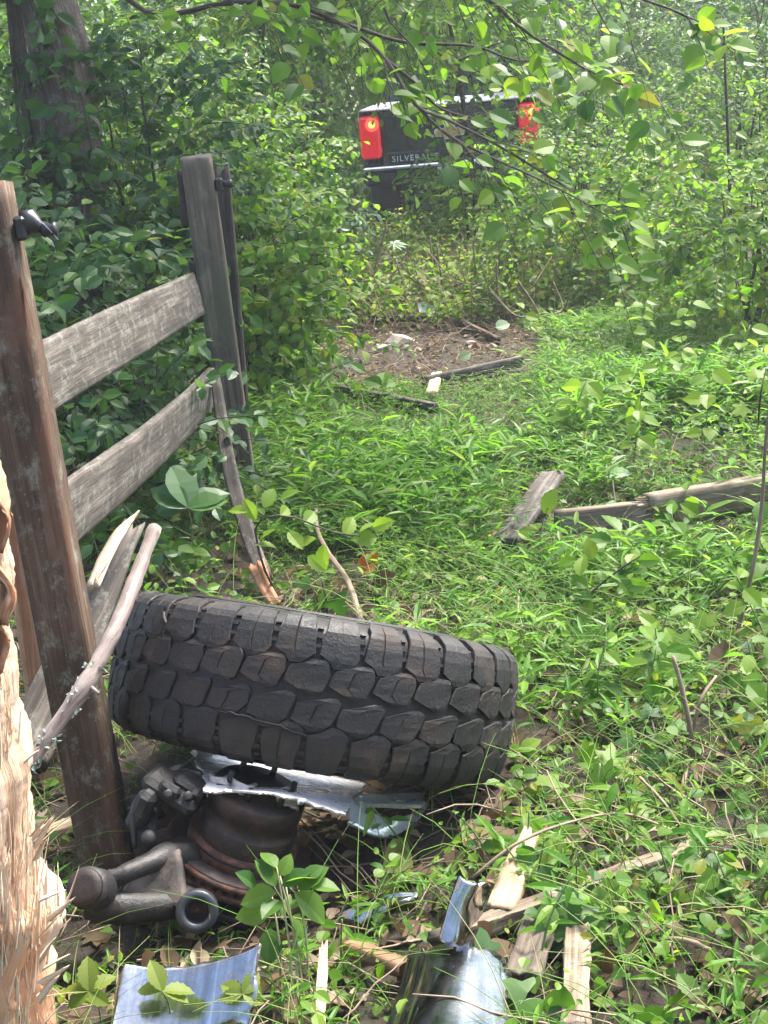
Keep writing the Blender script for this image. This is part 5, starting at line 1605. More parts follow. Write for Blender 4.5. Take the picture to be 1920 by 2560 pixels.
lying('weathered_board', 'weathered plank end poking in at right above the leaf litter', (1830, 1375), (2000, 1360), 0.09, 0.03, 'weathered', 76, za=0.05, ze=0.05, cat='board')


def stick(name, label, pts, r, mat, cat='stick', n=24, seed=0, forks=()):
    rng = np.random.RandomState(seed)
    P = smooth_path(pts, n)
    base = P[0]
    mb = MB()
    V, F, G = tubes(P - base, np.linspace(r, r * 0.55, n) * (1 + rng.randn(n) * 0.06), 8); mb.add(V + rng.randn(*V.shape) * r * 0.06, F, 0, G)
    for f in forks:
        Q = smooth_path(f, 14)
        V, F, G = tubes(Q - base, np.linspace(r * 0.7, r * 0.25, 14), 6); mb.add(V, F, 0, G)
    o = mb.obj(name, mat)
    o.location = [float(x) for x in base]
    return tag(o, label, cat)


stick('dead_branch', 'crooked lichen-grey branch behind the tyre, leading to the orange leaf', [gz(905, 1560, 0.05), gz(870, 1455, 0.1), gz(820, 1385, 0.12), gz(795, 1330, 0.12), gz(790, 1275, 0.14)], 0.012, 'twig', 'branch', seed=1)
stick('dead_sapling', 'pale upright dead stem beside the dark gap, left of the soil', [gz(783, 790, 0.02), at(783, 700, 10.6), at(789, 600, 10.6), at(796, 560, 10.6)], 0.018, 'twig', 'dead sapling', seed=2)
stick('woody_vine', 'long brown vine stem curving up along the right edge', [gz(1835, 1720, 0.02), at(1840, 1600, 3.7), at(1880, 1430, 3.7), at(1903, 1280, 3.7), at(1915, 1100, 3.7), at(1935, 900, 3.7)], 0.007, 'twig', 'vine', seed=3)
stick('woody_vine', 'twisted brown stem rising from the litter at right', [gz(1745, 2020, 0.02), at(1738, 1940, 3.08), at(1725, 1820, 3.08), at(1705, 1720, 3.1), at(1682, 1640, 3.12)], 0.008, 'twig', 'vine', seed=4)
stick('woody_vine', 'second thin brown stem crossing the twisted one', [gz(1700, 2030, 0.02), at(1720, 1900, 3.08), at(1748, 1760, 3.1), at(1790, 1690, 3.15)], 0.006, 'twig', 'vine', seed=5)
stick('fallen_twig', 'thin curved twig on the leaves left of the bottom right corner', [gz(1620, 2400, 0.02), gz(1690, 2385, 0.06), gz(1760, 2405, 0.05), gz(1830, 2460, 0.03), gz(1850, 2580, 0.03)], 0.006, 'twig', 'twig', seed=6)
stick('fallen_twig', 'long thin twig running through weeds above the rotten pole', [gz(1180, 2200, 0.08), gz(1290, 2125, 0.12), gz(1420, 2080, 0.12), gz(1560, 2060, 0.1), gz(1700, 2110, 0.06)], 0.004, 'twig', 'twig', seed=7)
stick('fallen_twig', 'slender pale twig slanting down right of the tyre', [gz(1600, 1960, 0.1), gz(1660, 2030, 0.1), gz(1720, 2120, 0.05)], 0.004, 'twig', 'twig', seed=8)
stick('grass_stalk', 'tall pale bent grass stalk standing in the weeds at lower right', [gz(1515, 2180, 0.02), at(1500, 2080, 2.86), at(1490, 2000, 2.86), at(1500, 1910, 2.86)], 0.003, 'stem_pale', 'stalk', seed=9)
stick('fallen_twig', 'bent twig hanging over the pale wood chunk', [gz(1440, 2320, 0.03), at(1330, 2280, 2.66), at(1260, 2255, 2.7), at(1222, 2210, 2.75)], 0.0035, 'twig_dark', 'twig', seed=10)
rngb = np.random.RandomState(81)
for i, (x, y, h_) in enumerate(((950, 800, 240), (1080, 790, 200), (1120, 800, 190), (860, 790, 170), (1240, 830, 180), (1010, 800, 150), (1340, 860, 160), (1200, 800, 210))):
    b0 = gnd(x, y)
    Yb = b0[1]
    top = at(x + rngb.randint(-50, 60), y - h_, Yb)
    m1 = at(x + rngb.randint(-15, 15), y - h_ * 0.45, Yb)
    lab = ('forked bare twig bush behind the left of the pale lath', 'branching dry bush rising behind the pale lath end', 'bleached dry bush right of the white scraps', 'dry bush at the left end of the soil patch',
           'dry bush above the half-buried brown board', 'thin dry stems behind the middle of the lath', 'dry stalks at the right end of the soil patch', 'tall dry bush right behind the soil patch')[i]
    stick('dry_bush', lab, [b0, m1, top], 0.011, 'twig', 'dry bush', seed=20 + i,
          forks=[[b0 + (m1 - b0) * q, m1 + np.array([s_ * 0.16, rngb.randn() * 0.1, 0.02]), top + np.array([s_ * rngb.uniform(0.15, 0.4), rngb.randn() * 0.2, -0.05 * rngb.rand()])] for q, s_ in ((0.5, 1), (0.7, -1), (0.9, 1), (0.95, -1))])


# ---- where the photo keeps the ground open
CLEAR = [(150, 900, 1900, 2450), (230, 700, 2330, 3000), (930, 1300, 2360, 3000), (1210, 1430, 1180, 1430), (1370, 1990, 1262, 1440), (790, 1370, 850, 1130), (1400, 1480, 2400, 2700), (1215, 1370, 2180, 2540), (600, 930, 1400, 1640)]


def clear(px, py):
    c = np.zeros(len(px), bool)
    for a, b_, c_, d in CLEAR:
        c |= (px > a) & (px < b_) & (py > c_) & (py < d)
    return c


def in_soil(px, py):
    return ((px - 1040) / 315) ** 2 + ((py - 880) / 112) ** 2 < 1


# ================================================================== PLANTS WITH COUNTABLE LEAVES
def plant(name, label, base, stems, leaves, mat, tpl, stemmat='stem_green', cat='plant', r=0.0025, group=None):
    """stems: list of polylines; leaves: (position, direction, normal, length)"""
    base = np.asarray(base, float)
    t = thing(name, label, cat, base, group)
    for s in stems:
        s = np.asarray(s)
        P = smooth_path(s - base, 12) if len(s) > 2 else np.linspace(s[0] - base, s[1] - base, 6)
        V, F, G = tubes(P, np.linspace(r, r * 0.5, len(P)), 5)
        MB().add(V, F, 0, G).obj('stem', stemmat, t)
    if leaves:
        T = np.array([l[0] for l in leaves], float); D = np.array([l[1] for l in leaves], float); N_ = np.array([l[2] for l in leaves], float); S = np.array([l[3] for l in leaves], float)
        leaf_objs(t, tpl, mat, frames(N_, D), S, T)
    return t


TOCAM = np.array([0, -0.55, 0.8])


def px_leaf(px, py, Y, ang, ln, rng, tilt=0.35):
    """a leaf seen at a pixel, pointing along image angle ang (0 = right, 90 = up)"""
    p = above(px, py, Y)
    d = cr * math.cos(rad(ang)) + cu * math.sin(rad(ang)) + cf * rng.randn() * 0.3
    n_ = TOCAM + rng.randn(3) * tilt
    return (p, d, n_, ln)


rp = np.random.RandomState(91)


def palmate(label, px, py, Y, ln, k, a0, spread, mat, tpl='serr', cat='creeper', name='creeper_leaf_plant', root=None, tilt=0.25):
    c = above(px, py, Y)
    b0 = gnd(*(root or (px + 8, py + 120)))
    lv = [px_leaf(px, py, Y, a0 + (i - (k - 1) / 2) * spread, ln * (1 - 0.12 * abs(i - (k - 1) / 2)), rp, tilt) for i in range(k)]
    return plant(name, label, b0, [[b0, (b0 + c) / 2 + np.array([0.01, 0, 0.02]), c]], lv, mat, tpl, cat=cat)


palmate('five-fingered yellow-green creeper leaf at bottom left corner', 222, 2478, 2.2, 0.06, 5, 95, 62, 'leaf_spotted', root=(250, 2600))
palmate('spotted creeper leaf in front of the chrome piece, left one', 405, 2478, 2.2, 0.062, 4, 95, 66, 'leaf_spotted', root=(420, 2600))
palmate('spotted creeper leaf in front of the chrome piece, right one', 606, 2485, 2.22, 0.052, 4, 90, 68, 'leaf_spotted', root=(650, 2590))
palmate('bluish five-leaflet creeper between rotten pole and pale lath', 1438, 2330, 2.75, 0.105, 6, 80, 56, 'leaf_blue', root=(1440, 2380), tilt=0.3)
palmate('large dark palmate leaf plant below the lower rail', 470, 1270, 4.5, 0.17, 5, 95, 48, 'leaf_dark', tpl='mid', root=(480, 1400), tilt=0.2)
palmate('pale grey-green four-leaved sprout above the grained board', 1430, 1090, 6.6, 0.10, 4, 95, 62, 'leaf_pale', tpl='mid', root=(1432, 1150), tilt=0.2)
palmate('two big upright leaves standing before the dark soil board', 955, 965, 7.6, 0.14, 3, 92, 48, 'leaf_mid', tpl='mid', root=(955, 1010), tilt=0.2)
palmate('pinnate pale sprig against the dark gap below the truck', 985, 610, 9.5, 0.10, 7, 30, 40, 'leaf_pale', tpl='narrow', root=(960, 790), tilt=0.2)
palmate('seven small leaves on a stalk at the right of the tyre rim', 1300, 1880, 3.3, 0.06, 5, 60, 60, 'leaf_yellow', tpl='mid', root=(1330, 1960))
palmate('yellow-green sprout over the pale wood chunk', 1300, 2110, 2.95, 0.085, 4, 100, 45, 'leaf_yellow', tpl='serr', root=(1330, 2230))
palmate('three-leaved sprout right of the pale wood chunk', 1388, 2145, 2.95, 0.05, 3, 90, 110, 'leaf_yellow', tpl='round', root=(1390, 2240))


def jewelweed():
    b0 = gnd(745, 2460)
    stems = [[gnd(x0, y0), above((x0 + x1) / 2 + 8, (y0 + y1) / 2, 2.36), above(x1, y1, 2.40)] for x0, y0, x1, y1 in ((760, 2500, 700, 2190), (735, 2520, 690, 2160), (770, 2480, 745, 2215), (745, 2530, 715, 2215), (700, 2470, 680, 2240))]
    lv = [px_leaf(x, y, 2.38, a, l, rp, 0.35) for x, y, a, l in ((690, 2170, 95, 0.05), (682, 2190, 130, 0.045), (700, 2190, 60, 0.045), (690, 2215, 165, 0.06), (705, 2215, 20, 0.06), (690, 2232, 200, 0.075), (735, 2232, -5, 0.085), (700, 2250, 250, 0.06),
                                                              (745, 2225, 45, 0.07), (770, 2215, 10, 0.06), (715, 2205, 80, 0.06), (680, 2275, 190, 0.07), (720, 2290, 300, 0.07), (675, 2320, 260, 0.07), (760, 2200, 60, 0.045), (640, 2215, 165, 0.05))]
    plant('upright_weed', 'upright weed with thin pale stems in front of the rotor', b0, stems, lv, 'leaf_mid', 'mid', 'stem_pale', r=0.003)


jewelweed()


def sapling(label, pts, leaves, mat, tpl, rng, name='sapling', stemmat='twig_dark', cat='sapling', r=0.005):
    P = [np.asarray(p) for p in pts]
    lv = [px_leaf(x, y, Y, a, l, rng, 0.4) for x, y, Y, a, l in leaves]
    return plant(name, label, P[0], [P], lv, mat, tpl, stemmat, cat, r)


sapling('small sapling with broad toothed leaves right of the tyre', [gnd(1395, 1640), above(1420, 1570, 4.0), above(1470, 1490, 4.0), above(1540, 1430, 4.0), above(1600, 1390, 4.0)],
        [(1425, 1580, 4.0, 130, .065), (1440, 1560, 4.0, 40, .07), (1475, 1500, 3.98, 265, .085), (1470, 1470, 4.0, 150, .07), (1450, 1440, 4.0, 110, .075), (1440, 1400, 4.0, 160, .06), (1480, 1400, 4.0, 100, .07), (1500, 1430, 4.0, 20, .07),
         (1540, 1440, 4.0, 310, .08), (1570, 1410, 4.0, 80, .06), (1590, 1400, 4.0, 0, .075), (1560, 1460, 4.0, 350, .08), (1430, 1610, 3.98, 0, .08), (1500, 1600, 3.98, 30, .075), (1550, 1330, 4.0, 90, .09), (1530, 1350, 4.0, 160, .07)], 'leaf_bright', 'serr', rp)
sapling('leafy shoot with two big oval leaves before the grained board', [gnd(1340, 1420), above(1352, 1350, 4.9), above(1362, 1290, 4.9), above(1370, 1270, 4.9)],
        [(1362, 1285, 4.9, 75, .10), (1345, 1325, 4.9, 100, .075), (1340, 1330, 4.9, 160, .07), (1355, 1390, 4.9, 20, .07), (1345, 1400, 4.9, 200, .07)], 'leaf_yellow', 'serr', rp)
sapling('pale toothed leaf shoot over the brown timber', [gnd(1545, 1300), above(1535, 1230, 5.6), above(1530, 1190, 5.6)], [(1510, 1190, 5.6, 5, .11), (1535, 1250, 5.6, 250, .08), (1530, 1160, 5.6, 70, .08)], 'leaf_pale', 'serr', rp)
sapling('bright vine with jagged leaves between hanging rail and dead branch', [gnd(700, 1500), above(660, 1420, 4.5), above(640, 1310, 4.5), above(720, 1290, 4.5), above(830, 1330, 4.5), above(900, 1340, 4.5)],
        [(640, 1300, 4.5, 120, .08), (620, 1280, 4.5, 170, .07), (660, 1270, 4.5, 70, .08), (700, 1290, 4.5, 40, .07), (720, 1330, 4.5, 280, .08), (760, 1310, 4.5, 50, .08), (790, 1345, 4.5, 190, .08), (810, 1360, 4.5, 250, .09), (860, 1340, 4.5, 60, .08),
         (880, 1350, 4.5, 10, .09), (900, 1330, 4.5, 60, .08), (930, 1320, 4.5, 20, .08), (700, 1250, 4.5, 30, .07), (830, 1470, 4.4, 270, .08), (690, 1370, 4.5, 200, .07), (650, 1350, 4.5, 320, .07), (770, 1390, 4.45, 320, .08)], 'leaf_yellow', 'serr', rp)
sapling('broad heart-leaf plant directly behind the tyre', [gnd(820, 1560), above(815, 1500, 4.2), above(805, 1450, 4.2)], [(820, 1470, 4.2, 300, .11), (790, 1450, 4.2, 200, .07), (815, 1440, 4.2, 80, .06)], 'leaf_mid', 'tri', rp)
sapling('low vine with lobed leaves on the litter, right of the tyre', [gnd(1540, 1740), above(1560, 1690, 3.8), above(1600, 1660, 3.8), above(1650, 1660, 3.8)],
        [(1560, 1690, 3.78, 170, .12), (1600, 1700, 3.78, 340, .13), (1640, 1680, 3.8, 20, .1), (1540, 1720, 3.8, 250, .1), (1680, 1640, 3.85, 50, .1), (1720, 1600, 3.9, 60, .1), (1780, 1590, 4.0, 110, .09)], 'leaf_bright', 'lobed', rp)
sapling('dusty grey-green lobed plant among stems at lower right', [gnd(1640, 1900), above(1640, 1850, 3.5), above(1630, 1800, 3.5)], [(1630, 1810, 3.5, 100, .08), (1610, 1840, 3.5, 190, .08), (1660, 1820, 3.5, 10, .08), (1640, 1860, 3.48, 280, .09)], 'leaf_blue', 'lobed', rp)
sapling('tall thin sapling standing at the right side of the picture', [gnd(1825, 760), above(1826, 560, 8.8), above(1822, 400, 8.8), above(1815, 220, 8.8), above(1808, 40, 8.8)],
        [(1800 + rp.randint(-90, 90), 60 + k * 30, 8.8, rp.randint(0, 360), 0.09) for k in range(18)], 'leaf_mid', 'mid', rp, r=0.014)
sapling('bright leaves on a shoot at the right border, above the litter', [gnd(1895, 1080), above(1900, 1000, 5.5), above(1915, 920, 5.5)], [(1905, 1000, 5.5, 60, .11), (1880, 1010, 5.5, 200, .1), (1900, 960, 5.5, 100, .1)], 'leaf_yellow', 'lobed', rp)
sapling('round-leaved seedling at bottom right corner', [gnd(1780, 2500), above(1775, 2460, 2.7), above(1770, 2430, 2.7)], [(1770, 2460, 2.7, 330, .075), (1755, 2440, 2.7, 80, .06), (1740, 2470, 2.7, 200, .06)], 'leaf_mid', 'tri', rp)
sapling('broad seedling with veined leaves at the bottom edge, right', [gnd(1790, 2590), above(1785, 2550, 2.55), above(1780, 2530, 2.55)], [(1770, 2540, 2.55, 300, .085), (1740, 2500, 2.6, 110, .06), (1690, 2540, 2.6, 200, .08)], 'leaf_mid', 'serr', rp)
sapling('dark heart-shaped leaves beside the barrel piece', [gnd(1250, 2480), above(1240, 2440, 2.65), above(1225, 2400, 2.65)], [(1230, 2410, 2.65, 110, .07), (1225, 2440, 2.64, 230, .07), (1260, 2460, 2.62, 300, .07), (1350, 2500, 2.6, 140, .08), (1310, 2540, 2.55, 60, .06)], 'leaf_blue', 'tri', rp)
sapling('round dull leaves at the bottom between barrel piece and lath', [gnd(1330, 2590), above(1330, 2560, 2.5), above(1330, 2530, 2.5)], [(1300, 2560, 2.5, 120, .06), (1370, 2570, 2.5, 10, .07), (1390, 2540, 2.5, 80, .06)], 'leaf_mid', 'round', rp)

LANDMARKS = {'the big tyre': (800, 1720), 'the grained board': (1310, 1240), 'the torn timber': (1780, 1230), 'the pale wood chunk': (1290, 2200), 'the pale lath': (1440, 2450), 'the chrome barrel piece': (1110, 2460),
             'the rotten pole': (1560, 2220), 'the toothed sapling': (1470, 1500), 'the twisted brown stem': (1710, 1800), 'the soil patch': (1050, 900), 'the far fence post': (620, 1230), 'the near fence post': (230, 1750),
             'the hanging rail': (660, 1440), 'the bent grass stalk': (1500, 2040), 'the curved twig': (1740, 2430), 'the thin sapling': (1825, 720), 'the long vine stem': (1840, 1600), 'the pale four-leaved sprout': (1430, 1090),
             'the broken rail': (330, 1340), 'the pale toothed leaf': (1530, 1190), 'the slender twig': (1650, 2030), 'the plank end': (1880, 1370), 'the jewelweed': (740, 2300), 'the narrow chrome scrap': (940, 2250), 'the lobed vine': (1600, 1680),
             'the dusty lobed plant': (1640, 1850), 'the blue creeper': (1438, 2330), 'the border shoot': (1900, 1000)}
USED_LABELS = set()


def place_label(kind, px, py, tall):
    near = sorted(LANDMARKS, key=lambda k: math.hypot(LANDMARKS[k][0] - px, LANDMARKS[k][1] - py))
    for lm in near[:3]:
        dx, dy = px - LANDMARKS[lm][0], py - LANDMARKS[lm][1]
        side = ('right of' if dx > 0 else 'left of') if abs(dx) > abs(dy) else ('in front of' if dy > 0 else 'behind')
        lab = kind + ' ' + side + ' ' + lm
        if lab not in USED_LABELS:
            USED_LABELS.add(lab)
            return lab
    return None


def seedlings(label, group, spots, mat, tpl, h, nleaf, ln, rng, name='seedling'):
    for (px, py) in spots:
        b0 = gnd(px, py)
        hh = h * rng.uniform(0.7, 1.25)
        lab = place_label(label, px, py, hh > h)
        if lab is None:
            continue
        tip = b0 + np.array([rng.randn() * 0.3 * hh, rng.randn() * 0.2 * hh, hh])
        mid = (b0 + tip) / 2 + rng.randn(3) * 0.06 * hh
        P = smooth_path([b0, mid, tip], 20)
        lv = []
        for k in range(nleaf):
            q = 0.3 + 0.7 * (k + 0.5) / nleaf
            p = P[int(q * 19)]
            az = k * 2.4 + rng.rand()
            d = np.array([math.cos(az), math.sin(az), 0.25 - 0.5 * rng.rand()])
            lv.append((p + d * 0.012, d, np.array([0, -0.35, 0.85]) + rng.randn(3) * 0.3, ln * rng.uniform(0.6, 1.2)))
        plant(name, lab, b0, [[b0, mid, tip]], lv, mat, tpl, 'stem_green', 'seedling', 0.003, group)


def spots(n, x0, x1, y0, y1, rng):
    out = []
    while len(out) < n:
        p = (rng.uniform(x0, x1), rng.uniform(y0, y1))
        if not (950 < p[0] < 1330 and p[1] > 2250) and not in_soil(np.array([p[0]]), np.array([p[1]]))[0] and not (330 < p[0] < 1330 and 1500 < p[1] < 2120):
            out.append(p)
    return out


rs_ = np.random.RandomState(202)
seedlings('toothed bright-leaved seedling', 'toothed seedlings in the grass', spots(16, 1380, 1950, 1330, 1900, rs_), 'leaf_bright', 'serr', 0.24, 9, 0.075, rs_)
seedlings('small round-leaved seedling', 'round-leaved seedlings at lower right', spots(16, 1250, 1920, 1850, 2500, rs_), 'leaf_mid', 'round', 0.12, 6, 0.042, rs_)
seedlings('yellow-green oval-leaved shoot', 'shoots by the right-hand shrubs', spots(14, 1400, 1950, 900, 1180, rs_), 'leaf_yellow', 'oval', 0.4, 11, 0.09, rs_)
seedlings('lobed vine sprout', 'lobed vine sprouts in the foreground', spots(10, 1350, 1920, 1700, 2450, rs_), 'leaf_bright', 'lobed', 0.08, 4, 0.095, rs_)
seedlings('shaded plain-leaved sprout', 'sprouts in the fence shade', spots(14, 200, 640, 1250, 1480, rs_), 'leaf_mid', 'mid', 0.2, 8, 0.08, rs_)
seedlings('slender narrow-leaved weed', 'narrow-leaved weeds', spots(14, 700, 1900, 2080, 2480, rs_), 'grass', 'narrow', 0.16, 8, 0.06, rs_)
seedlings('tall small-leaved shoot', 'shoots on the far side of the clearing', spots(12, 1330, 1800, 760, 900, rs_), 'leaf_bright', 'oval', 0.45, 12, 0.075, rs_)
# mossy-leaved yellow, orange and pale leaves that stand out, one by one
def single_leaf(label, px, py, z, ang, ln, mat, tpl='curl', name='dead_leaf'):
    p = gnd(px, py, z)
    d = cr * math.cos(rad(ang)) + cu * math.sin(rad(ang))
    R = frames(np.array([rp.randn() * 0.3, -0.5, 0.8]), d[None])[0] if False else frames((TOCAM + rp.randn(3) * 0.3)[None], d[None])[0]
    o = link(name, leaf_mesh(tpl, mat))
    m = np.eye(4); m[:3, :3] = R * ln; m[:3, 3] = p
    o.matrix_world = Matrix(m.tolist())
    return tag(o, label, 'leaf')


for a in (('orange dead leaf behind the crooked grey branch', 905, 1440, 0.06, 60, 0.09, 'orange_leaf'), ('tan dead leaf hanging right of the tyre underside', 1285, 2085, 0.05, 250, 0.10, 'litter'),
          ('curled pinkish dead leaf at the foot of the upright chrome sliver', 1085, 2360, 0.04, 30, 0.07, 'litter'), ('brown dead leaf by the rotten bark slab', 1215, 2385, 0.03, 150, 0.07, 'litter'),
          ('dark brown leaf near the sawn lath', 1535, 2470, 0.03, 280, 0.08, 'litter'), ('pale dead leaf in the right bottom corner', 1880, 2400, 0.04, 120, 0.075, 'litter'), ('large brown leaf at the bottom right border', 1890, 2530, 0.03, 20, 0.08, 'litter'),
          ('yellowing narrow leaf under the chrome lip', 1015, 2095, 0.05, 215, 0.10, 'leaf_dry'), ('pale beige dead leaf behind the tyre', 930, 1475, 0.05, 20, 0.10, 'litter'), ('dead leaf below the broken ball socket', 225, 2400, 0.02, 290, 0.11, 'litter'),
          ('pale dead leaf on the litter above right of the tyre', 1545, 1555, 0.05, 0, 0.11, 'litter'), ('light curled leaf at right among stems', 1800, 1700, 0.05, 80, 0.11, 'litter')):
    single_leaf(*a)
single_leaf('white heart-shaped leaf lying on the soil patch', 1150, 905, 0.03, 30, 0.08, 'leaf_pale', 'round', 'pale_leaf')
single_leaf('pale upturned leaf at the back right of the soil', 1240, 830, 0.06, 20, 0.10, 'leaf_pale', 'round', 'pale_leaf')
for i, (px, py, s) in enumerate(((1000, 860, 0.09), (960, 875, 0.07), (1045, 880, 0.03), (1105, 885, 0.03), (1230, 880, 0.035), (1175, 870, 0.04))):
    rs = np.random.RandomState(i + 5)
    d = nrm(rs.randn(26, 3))
    import bmesh
    bm = bmesh.new()
    for q in d * np.array([1.3, 0.9, 0.6]) * s * rs.uniform(0.8, 1.1, (26, 1)):
        bm.verts.new(q)
    bmesh.ops.convex_hull(bm, input=bm.verts)
    me = bpy.data.meshes.new('stone'); bm.to_mesh(me); bm.free()
    me.materials.append(MT['stone'])
    o = link('stone', me)
    p = gnd(px, py)
    o.location = (p[0], p[1], p[2] + s * 0.25)
    tag(o, ('flat tan stone at the left of the soil patch', 'tan stone against the dark clump left of the soil', 'small pale stone in the middle of the soil patch', 'pale pebble near the middle board of the soil patch', 'round pebble at the right of the soil patch', 'pale chip of stone in the soil, right of centre')[i], 'stone')
for i, (px, py, a) in enumerate(((1050, 782, 70), (1075, 785, 120), (1062, 780, 20))):
    single_leaf(('crumpled white scrap standing on the pale lath', 'second white scrap on the end of the pale lath', 'flat white scrap between the two on the lath')[i], px, py, 0.10, a, 0.09, 'letters', 'curl', 'white_scrap')


# ================================================================== GRASS, WEEDS, LITTER
def scatter(n, poly_fn, x, y, rng):
    P = np.stack([rng.uniform(*x, n), rng.uniform(*y, n)], -1)
    Z = hgt(P[:, 0], P[:, 1])
    P3 = np.concatenate([P, Z[:, None]], 1)
    px, py = proj(P3)
    k = (rng.rand(n) < poly_fn(px, py, P3)) & (px > -450) & (px < 2420) & (py < 3300)
    return P3[k], px[k], py[k]


def nz(P, s, o=0.0):
    return np.sin(P[:, 0] * s + o) * np.sin(P[:, 1] * s * 1.1 + 1.7 * o) + 0.5 * np.sin(P[:, 0] * s * 2.3 + P[:, 1] * s * 1.9 + o * 3)


def wheel_clear(P):
    return ((P[:, 0] - WHEEL_C[0]) ** 2 / 0.5 ** 2 + (P[:, 1] - WHEEL_C[1] + 0.1) ** 2 / 0.42 ** 2 > 1)


def build_grass():
    rng = np.random.RandomState(123)
    # stilt grass: stems with short lance leaves
    def dens(px, py, P):
        d = np.ones(len(P)) * 0.95
        d[in_soil(px, py)] = 0.02
        d *= np.clip(0.55 + 0.55 * nz(P, 1.6), 0.08, 1)
        mid_ = (px > 640) & (px < 1520) & (py > 960) & (py < 1560)
        d[mid_] = np.maximum(d[mid_], 0.62)
        low = py > 1500
        d[low & (px > 1250)] *= 0.6
        d[low & (px <= 1250)] *= 0.4
        d[(px < 640) & (py < 1500)] *= 0.25
        d[(py > 1250) & (py < 1700) & (px > 1500)] *= 0.6
        k_ = (py > 1950) & (px > 1250)
        d[k_] = np.maximum(d[k_] * 0.8, 0.26)
        d[py < 800] *= 0.7
        d[~wheel_clear(P)] = 0
        d[(px < 400) & (py > 1500)] *= 0.5
        d[clear(px, py)] *= 0.7
        return d
    P, px, py = scatter(92000, dens, (-2.4, 3.2), (1.75, 13.0), rng)
    # more where close: thin out by distance so that far tufts stay affordable
    n = len(P)
    hgt_ = np.where((px > 640) & (py > 950) & (py < 1560), rng.uniform(0.15, 0.36, n), rng.uniform(0.05, 0.24, n)) * (0.75 + 0.35 * nz(P, 2.7, 4.0))
    hgt_[clear(px, py)] *= 0.3
    lean = rng.randn(n, 2) * 0.35
    mb = MB()
    m = 4
    f = np.linspace(0, 1, m)[None, :, None]
    dirv = np.concatenate([lean, np.ones((n, 1))], 1)
    S = P[:, None] + dirv[:, None] * hgt_[:, None, None] * f + np.concatenate([lean * 0.6, -0.25 * np.ones((n, 1))], 1)[:, None] * hgt_[:, None, None] * f * f
    V, F, G = tubes(S, np.linspace(1.2, 0.6, m)[None] * 0.0011, 3)
    mb.add(V, F, 1, G)
    nl = 5
    q = rng.uniform(0.25, 1.0, (n, nl))
    fi = q * (m - 1); i0 = np.clip(fi.astype(int), 0, m - 2); fr = (fi - i0)[..., None]
    kk = np.arange(n)[:, None]
    T = (S[kk, i0] * (1 - fr) + S[kk, i0 + 1] * fr).reshape(-1, 3)
    az = rng.rand(n * nl) * 6.283
    al = np.stack([np.cos(az), np.sin(az), rng.uniform(-0.1, 0.9, n * nl)], -1)
    nn = np.stack([-np.cos(az) * 0.5, -np.sin(az) * 0.5, np.ones(n * nl)], -1) + rng.randn(n * nl, 3) * 0.3
    L = np.repeat(np.abs(hgt_) * 0.26, nl) * rng.uniform(0.5, 1.5, n * nl) + 0.012
    inst(mb, 'blade', frames(nn, al), L, T, 0)
    tag(mb.obj('grass', ['grass', 'grass']), 'bright green grass filling the clearing between fence and shrubs', 'grass', kind='stuff')
    # long thin arching blades, some straw coloured
    P, px, py = scatter(30000, lambda a, b2, c: np.clip(dens(a, b2, c) * 1.2 + 0.1 * (b2 > 1500), 0, 1), (-2.0, 3.0), (1.75, 11), rng)
    n = len(P)
    az = rng.rand(n) * 6.283
    L = rng.uniform(0.12, 0.42, n) * np.where(clear(px, py), 0.35, 1.0)
    f = np.linspace(0, 1, 6)[None, :, None]
    h = np.stack([np.cos(az), np.sin(az), np.zeros(n)], -1)
    S = P[:, None] + (np.array([0, 0, 1.0]) + h[:, None] * 0.35) * L[:, None, None] * f + (h * 0.5 + np.array([0, 0, -0.45]))[:, None] * L[:, None, None] * f ** 2
    V, F, G = tubes(S, np.linspace(1.2, 0.3, 6)[None] * 0.0014, 3)
    mb = MB().add(V, F, 0, G)
    P2 = P[: n // 5]
    tag(mb.obj('grass_blades', ['straw']), 'thin pale arching grass stalks scattered through the green grass', 'grass', kind='stuff')
    # broad-leaved ground cover
    def dens2(px, py, P):
        d = 0.5 + 0.4 * nz(P, 2.1, 2.0)
        d = np.clip(d, 0.05, 1) * 0.55
        d[in_soil(px, py)] *= 0.1
        d[(px > 640) & (px < 1500) & (py > 950) & (py < 1450)] *= 0.35
        d[(px > 1250) & (py > 1500)] *= 1.15
        d[(py > 2200) & (px > 1150)] = np.maximum(d[(py > 2200) & (px > 1150)] * 1.6, 0.6)
        d[clear(px, py)] *= 0.5
        k_ = (py > 1950) & (px > 1250)
        d[k_] = np.maximum(d[k_] * 0.8, 0.34)
        d[~wheel_clear(P)] = 0
        return d
    P, px, py = scatter(20000, dens2, (-2.4, 3.2), (1.75, 12), rng)
    n = len(P)
    nl = 4
    hh = rng.uniform(0.03, 0.16, n)
    hh[clear(px, py)] *= 0.3
    off = rng.randn(n, nl, 3) * np.array([0.035, 0.035, 0.02])
    T = (P[:, None] + np.array([0, 0, 1.0]) * hh[:, None, None] + off).reshape(-1, 3)
    S = rng.uniform(0.016, 0.052, n * nl) * np.repeat(np.where(P[:, 1] < 3.3, 0.72, 1.0), nl)
    R = frames(np.array([0, -0.25, 1.0]) + rng.randn(n * nl, 3) * 0.45, rng.randn(n * nl, 3) + np.array([0, 0, -0.2]))
    mb = MB()
    st = np.stack([P, P + np.array([0, 0, 1.0]) * hh[:, None] + rng.randn(n, 3) * 0.01], 1)
    V, F, G = tubes(st, 0.001, 3); mb.add(V, F, 2, G)
    which = np.repeat(rng.rand(n), nl)
